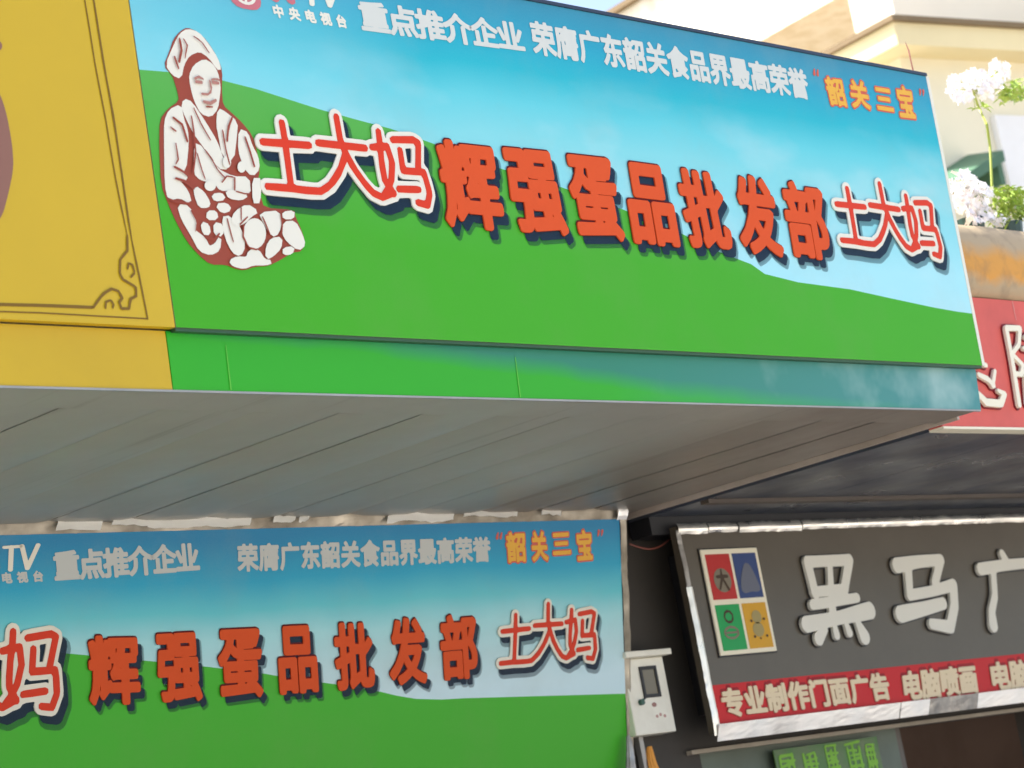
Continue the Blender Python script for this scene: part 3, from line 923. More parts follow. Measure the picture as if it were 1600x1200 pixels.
o = MB().box((xo0 - .1, YW - .035, lz - .016), (xo1, YW - .002, lz + .004)).build('lintel_edge', paint('pale_lintel_edge', (.40, .34, .26), .6, .4, 5), wall); local(o, wall)
# green-grey board at the left part of the opening and the dim room behind
o = MB().box((xo0, YW + .06, .13), (xb - .002, YW + .09, lz - .003)).build('infill_board', paint('green_grey_board', (.13, .16, .12), .6, .5, 3), wall); local(o, wall)
room = empty('shop_interior', (xo0, YW + .3, .13), label='dim brown room seen through the opening below the dark sign', cat='room')
rm = paint('interior_brown', (.16, .10, .07), .8, .5, 1.5)
for a, b, nm in (((xo0, 11.5, .0), (xo1, 11.6, 4), 'back_wall'), ((xo1, YW + .3, 0), (xo1 + .1, 11.5, 4), 'side_wall'), ((xo0 - .1, YW + .302, 0), (xo0, 11.5, 4), 'side_wall'),
                 ((xo0, YW + .303, 3.1), (xo1, 11.498, 3.2), 'ceiling')):
    o = MB().box(a, b).build(nm, rm, room); local(o, room)
cab = empty('cabinet', (14.1, 10.2, .13), label='dark red brown cabinet standing in the dim room', cat='cabinet')
MB().box((0, 0, 0), (1.3, .5, 1.9)).build('cabinet_case', paint('red_brown_wood', (.10, .035, .02), .5, .3, 4), cab)
for q in (0, 1):
    o = MB().box((.03 + q * .63, -.02, .05), (.62 + q * .63, -.002, 1.85)).build('cabinet_door', paint('red_brown_door', (.13, .045, .025), .45, .3, 4), cab)
# rolling shutters of the left shop (hidden by the lower sign from the photograph's side)
sh = empty('roller_shutter', (2.2, YW - .03, .13), label='grey roller shutter below the lower signboard', cat='shutter')
shm = paint('shutter_grey', (.32, .33, .33), .45, .3, 3)
for i in range(18):
    MB().tube([(0, 0, .06 + i * .11), (7.3, 0, .06 + i * .11)], .05, 8).build('shutter_slat', shm, sh)

# ------------------------------------------------------------------ dark signboard
BLK = Plane(at(1117, 1150, 7.95), 0.0)
tl = BLK.uv(1052, 820)
H_B = tl[1]; W_B = 4.4
BLK.o.y = 7.95
blk = empty('signboard', BLK.o, BLK.euler, 'charcoal signboard with pale grey characters above a red band, in bright metal frame', 'signboard')
FB = .05; FL = .045
MB().box((.01, .01, -.04), (W_B - .01, H_B - .01, 0)).build('charcoal_panel', M['charcoal'], blk)
MB().box((.16, .12, -.20), (W_B - .1, H_B - .12, -.0405)).build('backing_box', M['black_edge'], blk)
# frame: left, top, bottom pieces
wrinkled('frame_bar', blk, M['foil'], -.005, FL, -.0, H_B * .70, .006, 26, 4, .004, 12, True, .012)
wrinkled('frame_bar', blk, M['foil_dull'], .0, FL * .75, H_B * .70 + .002, H_B - .03, .006, 16, 4, .003, 13, True, .010)
tj = [0.0] + [float(BLK.uv(x, 818)[0]) for x in (1102, 1150, 1250)] + [W_B]
for k_ in range(4):
    wrinkled('frame_bar', blk, M['foil'], tj[k_] + .006, tj[k_ + 1] - .004, H_B - .050 + .006 * (k_ % 2), H_B + .002, .006, max(6, int((tj[k_ + 1] - tj[k_]) * 30)), 4, .006, 14 + k_, bulge=.010)
b0 = BLK.uv(1450, 1120)[0]; b1 = BLK.uv(1524, 1105)[0]; bj = BLK.uv(1402, 1115)[0]
for a, b, mt, sd_, bu in ((0.0, bj - .004, 'foil_bright', 21, -.014), (bj + .004, b0, 'foil_bright', 22, -.012), (b0 + .004, b1 - .004, 'foil_dull', 23, .004), (b1, W_B, 'foil_bright', 24, -.014)):
    n = max(6, int((b - a) * 22)); m = 5
    r = random.Random(sd_); V = []; Fc = []
    for i in range(n + 1):
        for j in range(m + 1):
            bb = j / m
            V.append((a + (b - a) * i / n, -.028 + .078 * bb, .008 + .030 * bb + r.uniform(-1, 1) * .0005))
    for i in range(n):
        for j in range(m):
            q = i * (m + 1) + j; Fc.append((q, q + m + 1, q + m + 2, q + 1))
    mesh_obj('frame_bar', V, Fc, M[mt], blk)
# red band
rb = [BLK.uv(1103, 1072), BLK.uv(1600, 1026), BLK.uv(1118, 1140)]
RB_T = float(BLK.uv(1250, 1057)[1])
MB().box((.012, .052, .0005), (W_B - .015, RB_T, .004)).build('red_band', M['band_red'], blk)
txt = text_row(BLK, '专业制作门面广告', (1130, 1122), (1392, 1092), (1121, 1078), .045, 64, .08)
txt += text_row(BLK, '电脑喷画', (1410, 1096), (1528, 1082), (1404, 1051), .045, 64, .06)
txt += text_row(BLK, '电脑', (1548, 1081), (1610, 1074), (1541, 1037), .045, 64, .06)
glyph_objs('band_character', txt, M['band_letter'], blk, .0045, .010)
rim = text_row(BLK, '专业制作门面广告', (1129, 1122), (1391, 1092), (1120, 1074), .07, 64, .08)
rim += text_row(BLK, '电脑喷画', (1409, 1096), (1527, 1082), (1403, 1047), .07, 64, .06)
rim += text_row(BLK, '电脑', (1547, 1081), (1609, 1074), (1540, 1033), .07, 64, .06)
glyph_objs('band_character_rim', rim, printed('deep_red', lin((150, 8, 24))), blk, None, .0043)
# big characters: drawn in the pixels of the 2.5x close look (origin 960,780)
def cpx(pts, s=2.5, o=(960, 780)):
    return [(*BLK.uv(o[0] + x / s, o[1] + y / s), r * .0027 / s * 2.0) for x, y, r in pts]
HEI = [[(742, 248, 14), (905, 240, 14)], [(742, 248, 15), (772, 372, 14)], [(905, 240, 15), (885, 360, 14)], [(768, 366, 13), (888, 354, 13)],
       [(828, 245, 10), (834, 360, 11), (842, 470, 15)], [(762, 416, 13), (935, 388, 12)], [(738, 492, 20), (860, 468, 16), (985, 438, 22)],
       [(812, 512, 9), (786, 548, 17)], [(848, 498, 8), (856, 534, 12)], [(893, 490, 8), (906, 524, 12)], [(935, 478, 9), (965, 540, 20)], [(742, 300, 10), (890, 300, 1)]]
HEI = HEI[:-1]
MA = [[(1092, 262, 20), (1180, 246, 16), (1262, 240, 15), (1240, 330, 14)], [(1135, 275, 15), (1142, 378, 14), (1230, 362, 14), (1312, 338, 16), (1316, 420, 17), (1300, 502, 17), (1228, 490, 14)],
      [(1106, 452, 22), (1200, 430, 18), (1272, 410, 16)]]
GU = [[(1502, 216, 12), (1518, 244, 14)], [(1418, 276, 17), (1500, 262, 15), (1600, 252, 14), (1690, 244, 14)], [(1468, 285, 12), (1474, 380, 13), (1462, 440, 14), (1468, 495, 19)]]
for chs in (HEI, MA, GU):
    S_ = [cpx(s) for s in chs]
    shape_obj('letter_back', [stroke_shape(S_, grow=.008, res=110)], M['black_edge'], blk, .001, .006)
    shape_obj('letter', [stroke_shape(S_, res=150)], M['letter_grey'], blk, .006, .022)
# four-colour emblem plate
pl4 = [BLK.uv(1092, 860), BLK.uv(1178, 856), BLK.uv(1122, 1024), BLK.uv(1212, 1019)]
eu0 = (pl4[0][0] + pl4[2][0]) / 2; eu1 = (pl4[1][0] + pl4[3][0]) / 2; ev1 = (pl4[0][1] + pl4[1][1]) / 2; ev0 = (pl4[2][1] + pl4[3][1]) / 2
plate = empty('emblem_plate'); plate.parent = blk
bevel(MB().box((eu0, ev0, .001), (eu1, ev1, .014)).build('pale_plate', M['cream_print'], plate), .003)
MB().box((eu0 - .008, ev0 - .008, .0008), (eu1 + .008, ev1 + .006, .006)).build('plate_shadow_gap', M['black_edge'], plate)
ew, eh = eu1 - eu0, ev1 - ev0
g4 = {'red': lin((186, 44, 42)), 'blue': lin((52, 72, 122)), 'green': lin((30, 160, 84)), 'amber': lin((214, 160, 40))}
gm_ = printed('emblem_grey', lin((128, 118, 100))); dk = printed('emblem_dark', lin((70, 54, 40)))
def E(x, y): return np.array([eu0 + ew * x, ev0 + eh * y])
for nm, x0, y0 in (('red', .055, .52), ('blue', .525, .52), ('green', .055, .04), ('amber', .525, .04)):
    a, b = E(x0, y0), E(x0 + .42, y0 + .43)
    MB().box((a[0], a[1], .0142), (b[0], b[1], .0165)).build(nm + '_square', printed('emblem_' + nm, g4[nm], .35, .15), plate)
def ecirc(x, y, rx, ry): return [[E(*p) for p in ell(x, y, rx, ry, 28)]]
shape_obj('emblem_disc', [ecirc(.27, .70, .15, .115)], gm_, plate, None, .018)
shape_obj('emblem_mark', [stroke_shape([[(*E(.18, .735), .008), (*E(.36, .735), .008)], [(*E(.27, .80), .006), (*E(.26, .72), .008), (*E(.20, .62), .007)], [(*E(.27, .72), .008), (*E(.35, .61), .008)]], res=50)], dk, plate, None, .0195)
shape_obj('emblem_hill', [[[E(*p) for p in chaikin([(.56, .60), (.60, .72), (.66, .80), (.72, .86), (.80, .84), (.86, .74), (.92, .60), (.86, .57), (.74, .58), (.62, .56)], 1)]]], printed('emblem_blue_grey', lin((104, 108, 122))), plate, None, .018)
def ering(x, y, rx, ry, r): return stroke_shape([[(*E(*p), r) for p in ell(x, y, rx, ry, 20) + [(x + rx, y)]]], res=60)
shape_obj('emblem_rings', [ering(.25, .355, .075, .055, .006)], dk, plate, None, .018)
shape_obj('emblem_rings', [ering(.25, .205, .12, .055, .006), stroke_shape([[(*E(.14, .205), .005), (*E(.36, .205), .005)]], res=40)], gm_, plate, None, .018)
shape_obj('emblem_blobs', [ecirc(.74, .335, .085, .065), ecirc(.73, .215, .10, .07)], printed('emblem_amber_grey', lin((164, 148, 96))), plate, None, .018)
shape_obj('emblem_dots', [ecirc(.63, .30, .02, .013), ecirc(.86, .31, .02, .013), ecirc(.64, .15, .02, .013), ecirc(.74, .13, .016, .010), ecirc(.86, .15, .02, .013)], dk, plate, None, .0195)

# ------------------------------------------------------------------ meter box
MBX = Plane(at(995, 1150, 8.05), 0.0)
mroot = empty('meter_box', MBX.o, MBX.euler, 'small white metal meter box with hood and window, between the two lower signs', 'meter box')
bw = float(MBX.uv(1058, 1145)[0]); bh = float((MBX.uv(988, 1028)[1] + MBX.uv(1039, 1026)[1]) / 2)
bevel(MB().box((0, 0, -.10), (bw, bh, 0)).build('box_body', M['box_white'], mroot), .006)
bevel(MB().box((-.02, bh + .001, -.10), (bw + .02, bh + .030, .045)).build('rain_hood', M['box_white'], mroot), .004)
w0 = MBX.uv(1007, 1092); w1 = MBX.uv(1022, 1041)
wa, wb = min(w0[0], w1[0]) + .0, max(w0[0], w1[0]) + .0
wu0 = float((MBX.uv(1005, 1092)[0] + MBX.uv(998, 1042)[0]) / 2); wu1 = float((MBX.uv(1031, 1088)[0] + MBX.uv(1024, 1040)[0]) / 2)
wv0 = float(MBX.uv(1018, 1090)[1]); wv1 = float(MBX.uv(1011, 1041)[1])
t_ = .016
fr_ = MB().box((wu0, wv0, .001), (wu1, wv0 + t_, .008)).box((wu0, wv1 - t_, .001), (wu1, wv1, .008)).box((wu0, wv0 + t_, .001), (wu0 + t_, wv1 - t_, .008)).box((wu1 - t_, wv0 + t_, .001), (wu1, wv1 - t_, .008))
fr_.build('window_frame', M['black_edge'], mroot)
MB().box((wu0 + t_, wv0 + t_, .0005), (wu1 - t_, wv1 - t_, .003)).build('window_pane', M['glass_dark'], mroot)
lk = MBX.uv(998, 1098)
o = MB().tube([(lk[0] + .01, lk[1], 0), (lk[0] + .01, lk[1], .02)], .014, 12).build('lock', paint('dark_green_lock', (.02, .09, .06), .4), mroot)
shape_obj('lock_strap', [stroke_shape([[(lk[0] + .01, lk[1], .004), (wu0 + .01, wv0 + .003, .004)]], res=30)], M['black_edge'], mroot, .001, .006)
c0 = MBX.uv(1022, 1101)
shape_obj('printed_marks', [[[(c0[0] + dx, c0[1] + dy) for dx, dy in ell(0, 0, .018, .011, 16)]]], printed('mark_brown', lin((160, 120, 110))), mroot, None, .001)
c1 = MBX.uv(1036, 1118)
shape_obj('printed_mark', [[[(c1[0] + ex_ + dx, c1[1] + ey_ + dy) for dx, dy in ell(0, 0, .010, .008, 12)]] for ex_, ey_ in ((-.045, 0), (-.018, .006), (.012, -.002))], printed('mark_pink', lin((190, 150, 140))), mroot, None, .001)
MB().box((bw * .28, -.35, -.09), (bw * .28 + .03, -.001, -.06)).build('conduit', M['steel'], mroot)

c0_, c1_ = at(984, 850, 8.0), at(1056, 832, 8.06)
cb = MB(); pts_ = [c0_.lerp(c1_, t / 10) - Vector((0, 0, .05 * math.sin(math.pi * t / 10))) - c0_ for t in range(11)]
o = cb.tube(pts_, .004, 6).build('cable', paint('red_cable', (.22, .06, .04), .5, .2, 9)); o.location = c0_
props(o, 'thin dark red cable slung between the corners of the two lower signs', 'cable')
# cloths under the meter box
def crumple(name, loc, size, mat, label, cat, seed, n=3):
    bm = bmesh.new(); bmesh.ops.create_icosphere(bm, subdivisions=n, radius=1.0)
    r = random.Random(seed)
    import mathutils
    for v in bm.verts:
        k = 1 + .35 * mathutils.noise.noise(v.co * 2.3 + Vector((seed, 0, 0))) + .18 * mathutils.noise.noise(v.co * 6 + Vector((0, seed, 0)))
        v.co = Vector((v.co.x * size[0], v.co.y * size[1], v.co.z * size[2])) * k
    me = bpy.data.meshes.new(name); bm.to_mesh(me); bm.free(); me.materials.append(mat)
    o = bpy.data.objects.new(name, me); o.location = loc; MESHES.link(o)
    return props(o, label, cat)
def hanging_cloth(name, top, wd, ht, mat, label, cat, seed):
    """a gathered cloth: pinched at the top, folds running down, uneven hem"""
    r = random.Random(seed); ph = r.random() * 6; V = []; Fc = []
    n, m = 44, 26
    for i in range(n + 1):
        for j in range(m + 1):
            a = 2 * math.pi * i / n; t = j / m
            k = .30 + .70 * min(1, t * 1.8) ** .7
            fold = 1 + .28 * t * math.sin(a * 6 + ph + 2 * t) + .14 * math.sin(a * 11 + ph * 2 - 3 * t) + .06 * r.uniform(-1, 1)
            V.append((wd * k * fold * math.cos(a) + .02 * math.sin(t * 5 + ph), wd * .55 * k * fold * math.sin(a), -ht * t * (1 + .10 * math.sin(a * 3 + ph))))
    for i in range(n):
        for j in range(m):
            q = i * (m + 1) + j; Fc.append((q, q + 1, q + m + 2, q + m + 1))
    o = mesh_obj(name, V, Fc, mat, smooth=True); o.location = top
    return props(o, label, cat)
hanging_cloth('plastic_sheet', at(977, 1150, 8.07), .035, .40, M['foil_dull'], 'crumpled silver grey plastic sheet hanging beside the tilted sign, below the meter box', 'plastic sheet', 3)
hanging_cloth('orange_cloth', at(1017, 1166, 8.11), .045, .36, M['orange'], 'small gathered orange cloth hanging below the white meter box', 'cloth', 5)

# ------------------------------------------------------------------ green poster under the dark sign
POS = Plane(at(1238, 1330, YW + .02), 0.0)
POS.o.y = YW + .02
pw = float(POS.uv(1376, 1190)[0]); pt = float(POS.uv(1300, 1160)[1])
pr = empty('poster', POS.o, POS.euler, 'green poster with lighter green writing, mostly cut off below the dark sign', 'poster')
pm = Mat('poster_print')
pm.color(pm.mix(pm.ramp(pm.noise(6, 5), [(.4, (0,)), (.7, (1,))]), lin((64, 112, 40)), lin((96, 110, 70)))); pm.surf(.4)
MB().box((0, 0, 0), (pw, pt, .006)).build('poster_sheet', pm.m, pr)
lg = printed('poster_light_green', lin((128, 184, 60)), .5, .4)
pr_ = random.Random(11)
for q, (xa, wa_, ya) in enumerate(((.02, .17, .030), (.25, .15, .036), (.46, .14, .014), (.66, .16, .016), (.86, .10, .030))):
    x = pw * xa; wq = pw * wa_; y1 = pt - ya; st_ = []
    for e_ in range(5):
        yy = y1 - .028 * e_ - pr_.uniform(0, .012)
        st_.append([(x + wq * pr_.uniform(0, .3), yy, pr_.uniform(.004, .009)), (x + wq * pr_.uniform(.7, 1), yy + pr_.uniform(-.006, .010), pr_.uniform(.004, .009))])
    for e_ in range(3):
        xx = x + wq * (.12 + .36 * e_ + pr_.uniform(-.06, .06))
        st_.append([(xx, y1 - pr_.uniform(0, .03), pr_.uniform(.006, .011)), (xx + pr_.uniform(-.012, .012), y1 - pr_.uniform(.13, .24), pr_.uniform(.006, .011))])
    shape_obj('poster_mark', [stroke_shape(st_, res=60)], lg, pr, None, .008)

# ------------------------------------------------------------------ neighbour canopy with red fascia
NX0, NX1 = 10.0, 17.0
NZ = 1.7 + 1.696
nb = empty('shop_canopy', (NX0, 8.1, NZ), label='neighbouring canopy on the right with a dark glossy underside, over the charcoal sign', cat='canopy')
ds = Mat('dark_glossy_soffit')
aa = ds.noise(1.6, 4); bb = ds.ramp(ds.noise(2.4, 5, .6, dist=1.0), [(.45, (0,)), (.68, (1,))])
ds.color(ds.mix(ds.math('MULTIPLY', bb, .7), (.055, .068, .095), (.065, .065, .065))); ds.surf(.3, .0, .5); ds.bump(aa, .25, .05); ds.vary_rough(.22, .5, 2)
nseam = [NX0 + .03, 10.9, 12.1, 13.3, 14.5, 15.7, NX1]
for i in range(len(nseam) - 1):
    o = MB().box((nseam[i] + .003, 6.28, NZ), (nseam[i + 1] - .003, 8.12, NZ + .02)).build('soffit_sheet', ds.m, nb); local(o, nb)
o = MB().box((NX0 + .03, 6.33, NZ + .021), (NX1, 8.12, NZ + .6)).build('canopy_body', M['steel'], nb); local(o, nb)
bt = atz(1500, 772, NZ)
o = MB().box((NX0 + .03, bt.y, NZ - .02), (NX1, bt.y + .05, NZ - .001)).build('batten', paint('brown_batten', (.09, .07, .055), .5, .4), nb); local(o, nb)
o = MB().box((NX0 + .03, 7.99, NZ - .09), (NX1, 8.12, NZ - .001)).build('wall_beam', M['black_edge'], nb); local(o, nb)
# the red sign on its front
RED = Plane((9.985, 6.25, NZ), 0.0)
redr = empty('signboard', RED.o, RED.euler, 'weathered red signboard with cream characters, half hidden by the long blue sign', 'signboard')
H_R = at(1524, 465, 6.25).z - NZ
MB().box((0, 0, -.07), (7.0, H_R, 0)).build('red_sheet', M['fascia_red'], redr)
MB().box((0, -.012, -.07), (7.0, -.001, .006)).build('bottom_trim', M['cream_print'], redr)
mk = []
def redpx(pts): return [(*RED.uv(1480 + x / 3.425, 330 + y / 3.425), r) for x, y, r in pts]
C1 = [[(150, 880, .012), (200, 905, .014), (232, 940, .012)], [(238, 860, .010), (225, 940, .012)], [(190, 1028, .018), (270, 1035, .018), (290, 985, .014), (255, 965, .010)], [(120, 800, .012), (190, 830, .012)], [(60, 960, .014), (150, 985, .016), (190, 1025, .018)]]
C2 = [[(300, 630, .014), (372, 632, .013), (366, 720, .012), (332, 765, .010)], [(300, 640, .015), (330, 800, .014), (368, 1040, .016)], [(340, 780, .012), (388, 830, .012), (380, 880, .012), (350, 875, .010)],
      [(402, 680, .012), (432, 660, .012), (500, 670, .012)], [(392, 740, .012), (520, 760, .012)], [(400, 870, .013), (412, 1035, .013)], [(400, 870, .013), (510, 880, .013), (540, 1030, .013)], [(425, 940, .010), (500, 945, .010)], [(425, 990, .010), (505, 995, .010)]]
for cs in (C1, C2):
    S_ = [redpx(s) for s in cs]
    shape_obj('letter_back', [stroke_shape(S_, grow=.008, res=100)], printed('deep_maroon', lin((120, 14, 28))), redr, .001, .006)
    shape_obj('letter', [stroke_shape(S_, res=110)], M['cream_print'], redr, .006, .02)
for px, py0, py1 in ((1581, 470, 500),):
    a = RED.uv(px, py0); b = RED.uv(px + 6, py1)
    shape_obj('drip_stain', [stroke_shape([[(*a, .004), (*b, .003)]], res=30)], printed('drip', lin((214, 140, 130))), redr, None, .002)
# ledge above: rounded concrete sill with rust
lg0 = NZ + H_R + .002; lg1 = at(1560, 350, 6.2).z
lm = Mat('rusty_ledge')
X_, Y_, Z_ = lm.xyz()
zz = lm.math('DIVIDE', lm.math('SUBTRACT', Z_, lg0), lg1 - lg0)
zz = lm.math('ADD', zz, lm.math('MULTIPLY', lm.math('SUBTRACT', lm.noise(3.5, 5), .5), .5))
rust = lm.ramp(zz, [(.12, (0,)), (.25, (1,)), (.45, (1,)), (.68, (0,))])
col = lm.mix(lm.math('MULTIPLY', rust, .85), lin((178, 158, 128)), lin((214, 150, 60)))
col = lm.mix(lm.math('MULTIPLY', lm.ramp(lm.noise(9, 6), [(.5, (0,)), (.7, (1,))]), .4), col, (.16, .13, .1))
lm.color(col); lm.surf(.75, 0, .3); lm.bump(lm.noise(14, 6), .4, .01)
V = []; Fc = []; prof = []
for i in range(15):
    t = i / 14; ang = -math.pi / 2 + math.pi * t
    prof.append((6.27 - .09 * math.cos(ang), lg0 + (lg1 - lg0) * (math.sin(ang) + 1) / 2))
prof = [(6.9, lg0)] + prof + [(6.9, lg1)]
NXL = 40
for i in range(NXL + 1):
    x = 9.99 + i * 7.0 / NXL
    for (y, z) in prof: V.append((x, y + random.uniform(-.003, .003), z + random.uniform(-.004, .004)))
m = len(prof)
for i in range(NXL):
    for j in range(m):
        j2 = (j + 1) % m
        Fc.append((i * m + j, i * m + j2, (i + 1) * m + j2, (i + 1) * m + j))
Fc.append(tuple(range(m))); Fc.append(tuple(NXL * m + j for j in range(m))[::-1])
o = mesh_obj('concrete_ledge', V, Fc, lm.m, smooth=True); props(o, 'rounded tan concrete ledge with orange rust stains, above the red sign', 'ledge')

# ------------------------------------------------------------------ flowering plants on the ledge
leafm = Mat('leaf'); leafm.color(leafm.mix(leafm.noise(14, 3), (.16, .30, .04), (.40, .50, .08))); leafm.surf(.45, 0, .4)
leafm.p.inputs['Subsurface Weight'].default_value = 0.0
flm = Mat('flower_white'); flm.color(flm.mix(flm.ramp(flm.noise(18, 3), [(.5, (0,)), (.75, (1,))]), (.90, .87, .85), (.86, .72, .72))); flm.surf(.6, 0, .2)
stm = paint('green_stem', (.30, .36, .05), .5, .2, 8)
potm = paint('dark_green_pot', (.03, .07, .06), .4, .2, 8)
def leaf_quad(c, d, up, L, Wd):
    d = d.normalized(); s = d.cross(up)
    if s.length < .05: s = Vector((1, 0, 0))
    s.normalize(); n = s.cross(d)
    return [c, c + d * L * .45 + s * Wd / 2 + n * L * .05, c + d * L - n * L * .12, c + d * L * .45 - s * Wd / 2 + n * L * .05], [(0, 1, 2, 3)]
def flower(mb, c, size, r):
    n = Vector((r.gauss(0, .6), -1 + r.gauss(0, .4), r.gauss(0, .5))).normalized()
    a = n.cross(Vector((0, 0, 1))).normalized(); b = n.cross(a)
    for k in range(5):
        q = 2 * math.pi * k / 5 + r.random()
        dd = a * math.cos(q) + b * math.sin(q)
        mb.add(*leaf_quad(c, dd + n * .35, n, size, size * .8))
def plant(pxs, flowers, leaves, label, seed, Y=6.42):
    r = random.Random(seed)
    base = at(*pxs[0], Y); base.z = lg1
    root = empty('flowering_plant', base, label=label, cat='flowering plant')
    L_ = lambda v: Vector(v) - base
    MB().tube([(0, 0, -.001), (0, 0, .10)], [.055, .07], 12).build('flower_pot', potm, root)
    st = MB()
    stems = [base + Vector((0, 0, .09))] + [at(*p, Y + r.uniform(-.05, .05)) for p in pxs[1:]]
    st.tube([L_(p) for p in stems], [.007] * (len(stems) - 1) + [.004], 6)
    fb = MB(); lb = MB()
    for (cx, cy, rx, ry, n) in leaves:
        for _ in range(n):
            t, q = r.random() * 2 * math.pi, math.sqrt(r.random())
            p = at(cx + rx * q * math.cos(t), cy + ry * q * math.sin(t), Y + r.uniform(-.08, .10))
            lb.add(*leaf_quad(L_(p), Vector((r.gauss(0, 1), r.gauss(0, 1), r.gauss(-.3, .7))), Vector((0, 0, 1)), r.uniform(.03, .055), r.uniform(.02, .034)))
            if _ % 9 == 0:
                st.tube([L_(stems[-1]), L_(p)], .0018, 4)
    for (cx, cy, rx, ry, n) in flowers:
        for _ in range(n):
            t, q = r.random() * 2 * math.pi, math.sqrt(r.random())
            p = at(cx + rx * q * math.cos(t), cy + ry * q * math.sin(t), Y - .05 + r.uniform(-.08, .06))
            flower(fb, L_(p), r.uniform(.018, .032), r)
            if _ % 9 == 0:
                st.tube([L_(stems[-1]), L_(p)], .0018, 4)
    st.build('stem', stm, root)
    for mb_, nm, mt in ((fb, 'flowers', flm.m), (lb, 'leaves', leafm.m)):
        if mb_.f:
            o = mb_.build(nm, mt, root); o['kind'] = 'stuff'
plant([(1516, 348), (1518, 300), (1522, 280)], [(1503, 287, 22, 18, 60), (1522, 305, 26, 24, 90), (1532, 335, 24, 14, 60), (1500, 318, 14, 14, 30)], [(1545, 330, 16, 16, 40)],
      'low plant thick with white blossom on the ledge, nearest the blue sign', 4)
plant([(1575, 350), (1572, 320), (1576, 292)], [(1560, 344, 14, 8, 16)], [(1572, 310, 20, 22, 150), (1592, 318, 14, 26, 130), (1565, 338, 20, 12, 70)],
      'leafy bright green plant on the ledge at the right edge, with few flowers', 6)
plant([(1556, 348), (1550, 290), (1547, 230), (1542, 195), (1528, 165), (1520, 140)], [(1500, 138, 20, 20, 60), (1528, 126, 22, 18, 70), (1560, 112, 18, 18, 50), (1545, 140, 18, 12, 30)],
      [(1588, 142, 16, 20, 90), (1572, 152, 14, 10, 40), (1530, 165, 10, 8, 10)], 'tall thin stemmed plant with white flowers reaching highest above the ledge', 9, 6.52)

# thin rod standing on the canopy
rp = at(1427, 112, 6.1)
rod = MB().tube([(0, 0, -.08), (0, 0, .10), (-.012, 0, .14)], [.006, .004, .0015], 6).build('metal_rod', paint('rusty_rod', (.40, .16, .12), .6, .4, 20))
rod.location = rp; props(rod, 'thin rusty rod sticking up behind the top edge of the long blue sign', 'rod')

# ------------------------------------------------------------------ buildings behind
def cam2world(v): return Vector((float(np.dot(v, AX)), float(np.dot(v, AY)), float(np.dot(v, AZ))))
d1 = cam2world(np.array([5776, -252, F_PX])); d1.z = 0; d1.normalize()
d2 = Vector((-d1.y, d1.x, 0))
cream = paint('cream_render', (.84, .78, .58), .85, .14, .8, .15)
pale = paint('pale_render', (.88, .84, .72), .85, .12, .6, .15)
edgeb = paint('brown_eave_edge', (.20, .14, .07), .7, .2, 2)
def orient(name, origin, **kw):
    o = empty(name, origin, (0, 0, math.atan2(d1.y, d1.x)), **kw); return o
P = at(1393, 22, 12.0)
ba = orient('house', (P.x, P.y, 0), label='cream house with brown edged eave, directly behind the flowering plants', cat='house')
ez = P.z
# walls stand 0.35 m inside the eave
MB().box((.35, .35, 0), (14, 9, ez - .05)).build('wall', cream, ba)
MB().box((0, 0, ez - .05), (14.4, 9.4, ez)).build('eave_edge', edgeb, ba)
MB().box((.05, .05, ez - .26), (14.35, 9.35, ez - .052)).build('eave_board', paint('cream_eave', (.84, .72, .42), .8, .15, 1), ba)
MB().box((1.3, 1.2, ez + .001), (14, 1.75, ez + 3.2)).build('upper_wall', pale, ba)
# window with white reveal and a green awning on the front wall
aw = hit(1556, 240, (P + d2 * .35), d2) - Vector((P.x, P.y, 0))
au, az = aw.dot(d1), hit(1556, 240, (P + d2 * .35), d2).z
wz0 = hit(1580, 300, (P + d2 * .35), d2).z
MB().box((au + .02, .28, wz0 - .4), (au + 1.4, .345, az + .35)).build('window_surround', paint('white_surround', (.85, .85, .83), .7, .1), ba)
wf = MB().box((au + .5, .25, wz0 - .1), (au + .54, .279, az + .2)).box((au + .5, .25, az + .2), (au + 1.2, .279, az + .24)).box((au + 1.16, .25, wz0 - .1), (au + 1.2, .279, az + .2)).build('window_frame', M['box_white'], ba)
MB().box((au + .54, .262, wz0 - .1), (au + 1.16, .278, az + .2)).build('window_pane', M['glass_dark'], ba)
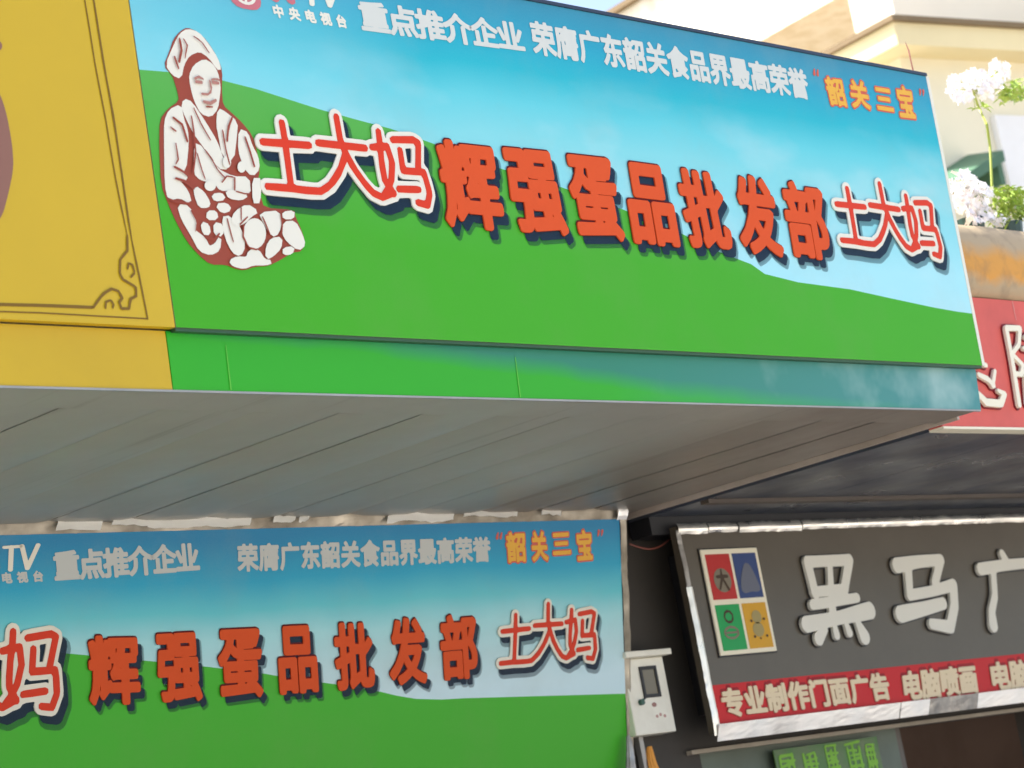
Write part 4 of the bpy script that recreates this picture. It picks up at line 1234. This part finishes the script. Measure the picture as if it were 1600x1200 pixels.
# green awning: sloping slab with depth
gm2 = paint('dark_green_awning', (.07, .17, .10), .6, .3, 3)
g0 = hit(1488, 283, (P + d2 * .0), d2); g1 = hit(1555, 240, (P + d2 * .0), d2); g2 = hit(1552, 282, (P + d2 * .0), d2)
def lc(v): v = v - Vector((P.x, P.y, 0)); return (v.dot(d1), v.z)
A_, B_, C_ = lc(g0), lc(g1), lc(g2)
th = .10
Vv = [(A_[0], -.1, A_[1]), (B_[0], -.1, B_[1]), (B_[0], .33, B_[1] + .10), (A_[0], .33, A_[1] + .10)]
Vv += [(x, y, z - th) for x, y, z in Vv]
MB().add(Vv, [(0, 1, 2, 3), (7, 6, 5, 4), (0, 4, 5, 1), (1, 5, 6, 2), (2, 6, 7, 3), (3, 7, 4, 0)]).build('awning', gm2, ba)
MB().box((B_[0] - .06, -.05, C_[1] - .05), (B_[0], .33, B_[1] - .001)).build('awning_bracket', gm2, ba)

# second house, further left: overhanging upper storey with a stained side
Q = at(1240, 30, 16.0)
ztop = hit(966, 22, Q, d1).z; zbot = hit(1189, 63, Q, d1).z
bb_ = orient('house', (Q.x, Q.y, 0), label='pale house with stained overhanging upper storey, farther left behind the blue sign', cat='house')
stn = Mat('stained_render')
mp = stn.new('ShaderNodeMapping'); stn.l.new(stn.tc.outputs['Object'], mp.inputs[0]); mp.inputs['Scale'].default_value = (1.6, 1.6, .5)
stn.color(stn.mix(stn.ramp(stn.noise(2.6, 6, .65, mp.outputs[0]), [(.42, (0,)), (.62, (1,))]), (.88, .84, .72), (.76, .70, .54))); stn.surf(.85, 0, .3)
MB().box((0, -8, zbot), (9, 14, ztop)).build('upper_storey', stn.m, bb_)
MB().box((-.1, -8.1, ztop + .001), (9.1, 14.1, ztop + .07)).build('roof_edge', edgeb, bb_)
MB().box((1.2, -7, 0), (9, 13, zbot - .001)).build('wall', paint('white_render', (.85, .84, .80), .8, .08, .5), bb_)
s0 = hit(1202, 56, Q + d1 * 1.1, d1); s1 = hit(1276, 58, Q + d1 * 1.1, d1)
def ld(v): v = v - Vector((Q.x, Q.y, 0)); return (v.dot(d2), v.z)
a_, b_2 = ld(s0), ld(s1)
MB().box((.9, min(a_[0], b_2[0]), (a_[1] + b_2[1]) / 2 - .04), (1.199, max(a_[0], b_2[0]), (a_[1] + b_2[1]) / 2)).build('window_ledge', edgeb, bb_)
